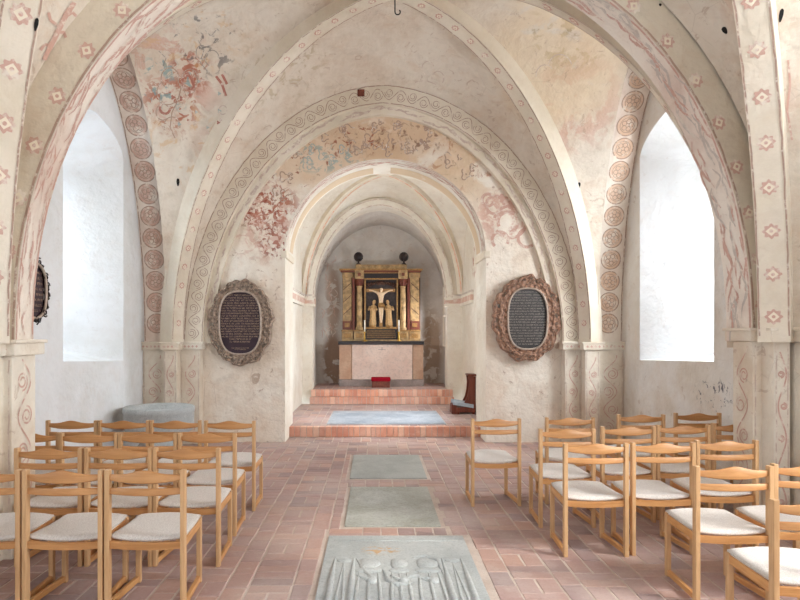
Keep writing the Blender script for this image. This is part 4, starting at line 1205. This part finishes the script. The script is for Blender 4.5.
# wooden prayer desk at the right of the chancel
pd = empty('prayer_desk', (1.59, 11.05, S1), 'red-brown wooden prayer desk with a grey-blue kneeling cushion beside the right chancel wall', 'prayer desk')
mb = MB(); mb.box(-.13, .20, -.15, .15, .03, .12, 0, .008); mb.box(-.13, -.09, -.15, .15, 0, .03); mb.box(.14, .18, -.15, .15, 0, .03); mb.build('kneeling_board', ['mahogany'], pd)
mb = MB(); rows = []
for i in range(9):
    f = i / 8; x = -.20 + .36 * f; z = .22 - .06 * f
    rows.append([V(x, y_, z + .03 * (1 - (abs(y_) / .16) ** 4)) for y_ in [-.16 + .04 * j for j in range(9)]])
mb.grid(rows)
mb.grid([[V(p.x, p.y, p.z - .055) for p in r] for r in rows])
for r in (rows[0], rows[-1]): mb.grid([r, [V(p.x, p.y, p.z - .055) for p in r]])
for j in (0, 8): mb.grid([[r[j] for r in rows], [r[j] - V(0, 0, .055) for r in rows]])
mb.build('kneeling_cushion', ['bluecloth'], pd)
mb = MB(); mb.box(-.22, -.13, -.14, .14, 0, .17, 0, .01); mb.build('front_support', ['mahogany'], pd)
for yy in (-.13, .13):
    mb = MB(); prof = [(.02, .12), (.0, .20), (.05, .30), (.075, .42), (.085, .55), (.07, .68), (.20, .66), (.20, .12)]
    n = len(prof); vs = [V(x, yy - .012, z) for x, z in prof] + [V(x, yy + .012, z) for x, z in prof]
    mb.add(vs, [list(range(n)), list(range(n, 2 * n))[::-1]] + [[i, (i + 1) % n, n + (i + 1) % n, n + i] for i in range(n)], 0)
    mb.build('side_panel', ['mahogany'], pd)
mb = MB(); mb.box(.06, .21, -.16, .16, .67, .70, 0, .006); mb.build('book_shelf', ['mahogany'], pd)

# iron hook hanging from the vault
hk = empty('iron_hook', (.235, 6.95, 5.40), 'black iron hook hanging from the crown of the vault', 'hook')
mb = MB(); z0 = EYE + (334 - 12) * 6.95 / F_PX - 5.40
P = [V(0, 0, 0), V(0, 0, z0 + .03)] + [V(.03 - .03 * math.cos(a), 0, z0 - .03 * math.sin(a) + .0) for a in [i * PI / 8 * 1.25 for i in range(9)]]
mb.tube(P, .007, 0, 8); mb.build('hook', ['iron'], hk)

# ------------------------------------------------------------------ light
w = bpy.data.worlds.new('World'); bpy.context.scene.world = w; w.use_nodes = True
nt = w.node_tree; nt.nodes.clear()
bg = nt.nodes.new('ShaderNodeBackground'); bg.inputs[0].default_value = (.84, .93, 1.0, 1); bg.inputs[1].default_value = 1.75
ow = nt.nodes.new('ShaderNodeOutputWorld'); nt.links.new(bg.outputs[0], ow.inputs[0])

def sun(az_dir, strength, angle, col):
    l = bpy.data.lights.new('sun', 'SUN'); l.energy = strength; l.angle = angle; l.color = col
    o = bpy.data.objects.new('sun', l); C.objects.link(o)
    o.rotation_euler = Vector(az_dir).to_track_quat('-Z', 'Y').to_euler(); o.location = (8, -3, 8)
sun((-.80, .42, -.62), 1.6, math.radians(3), (1.0, .93, .82))

def area(name, loc, direction, sx, sy, power, col):
    l = bpy.data.lights.new(name, 'AREA'); l.shape = 'RECTANGLE'; l.size = sx; l.size_y = sy; l.energy = power; l.color = col
    o = bpy.data.objects.new(name, l); C.objects.link(o); o.location = loc
    o.rotation_euler = Vector(direction).to_track_quat('-Z', 'Z').to_euler()
COOL, NEUT = (.82, .91, 1.0), (.97, .98, 1.0)
area('daylight', (XL - .98, 7.12, 2.6), (1, 0, -.1), .75, 2.3, 105, COOL)
area('daylight', (XR + .98, 6.85, 2.6), (-1, 0, -.1), 1.0, 2.6, 290, NEUT)
area('daylight', (XL - .98, 1.2, 2.6), (1, 0, -.1), .85, 2.2, 220, COOL)
area('daylight', (XR + .98, 2.25, 2.8), (-1, 0.1, -.1), 1.6, 2.3, 320, NEUT)
area('daylight', (1.495, 13.27, 1.95), (-1, -.35, -.05), .40, 1.2, 30, NEUT)  # fill lamp added at the solid niche wall to brighten the altar
area('daylight', (XCL - .14, 10.04, 2.0), (1, .5, -.1), .3, 1.3, 85, COOL)  # lamp added outside an unseen opening to brighten the chancel
area('daylight', (XCR + .40, 10.15, 2.0), (-1, .5, -.1), .5, 1.3, 120, COOL)  # matching added lamp on the chancel's right side

# ------------------------------------------------------------------ camera
cam = bpy.data.cameras.new('camera'); co = bpy.data.objects.new('camera', cam); C.objects.link(co)
co.location = (0, 0, EYE); co.rotation_euler = (PI / 2, 0, 0)
cam.sensor_width = 36; cam.lens = F_PX * 36 / 800
cam.shift_x = (400 - VX) / 800; cam.shift_y = (VY - 300) / 800; cam.clip_start = .05
sc = bpy.context.scene; sc.camera = co
sc.view_settings.view_transform = 'Standard'; sc.view_settings.look = 'None'; sc.view_settings.gamma = 1
sc.view_settings.use_curve_mapping = False; sc.view_settings.exposure = 0.30
sc.cycles.use_denoising = True; sc.cycles.max_bounces = 10; sc.cycles.diffuse_bounces = 7; sc.cycles.sample_clamp_indirect = 6.0
sc.cycles.transparent_max_bounces = 8; sc.cycles.caustics_reflective = False; sc.cycles.caustics_refractive = False
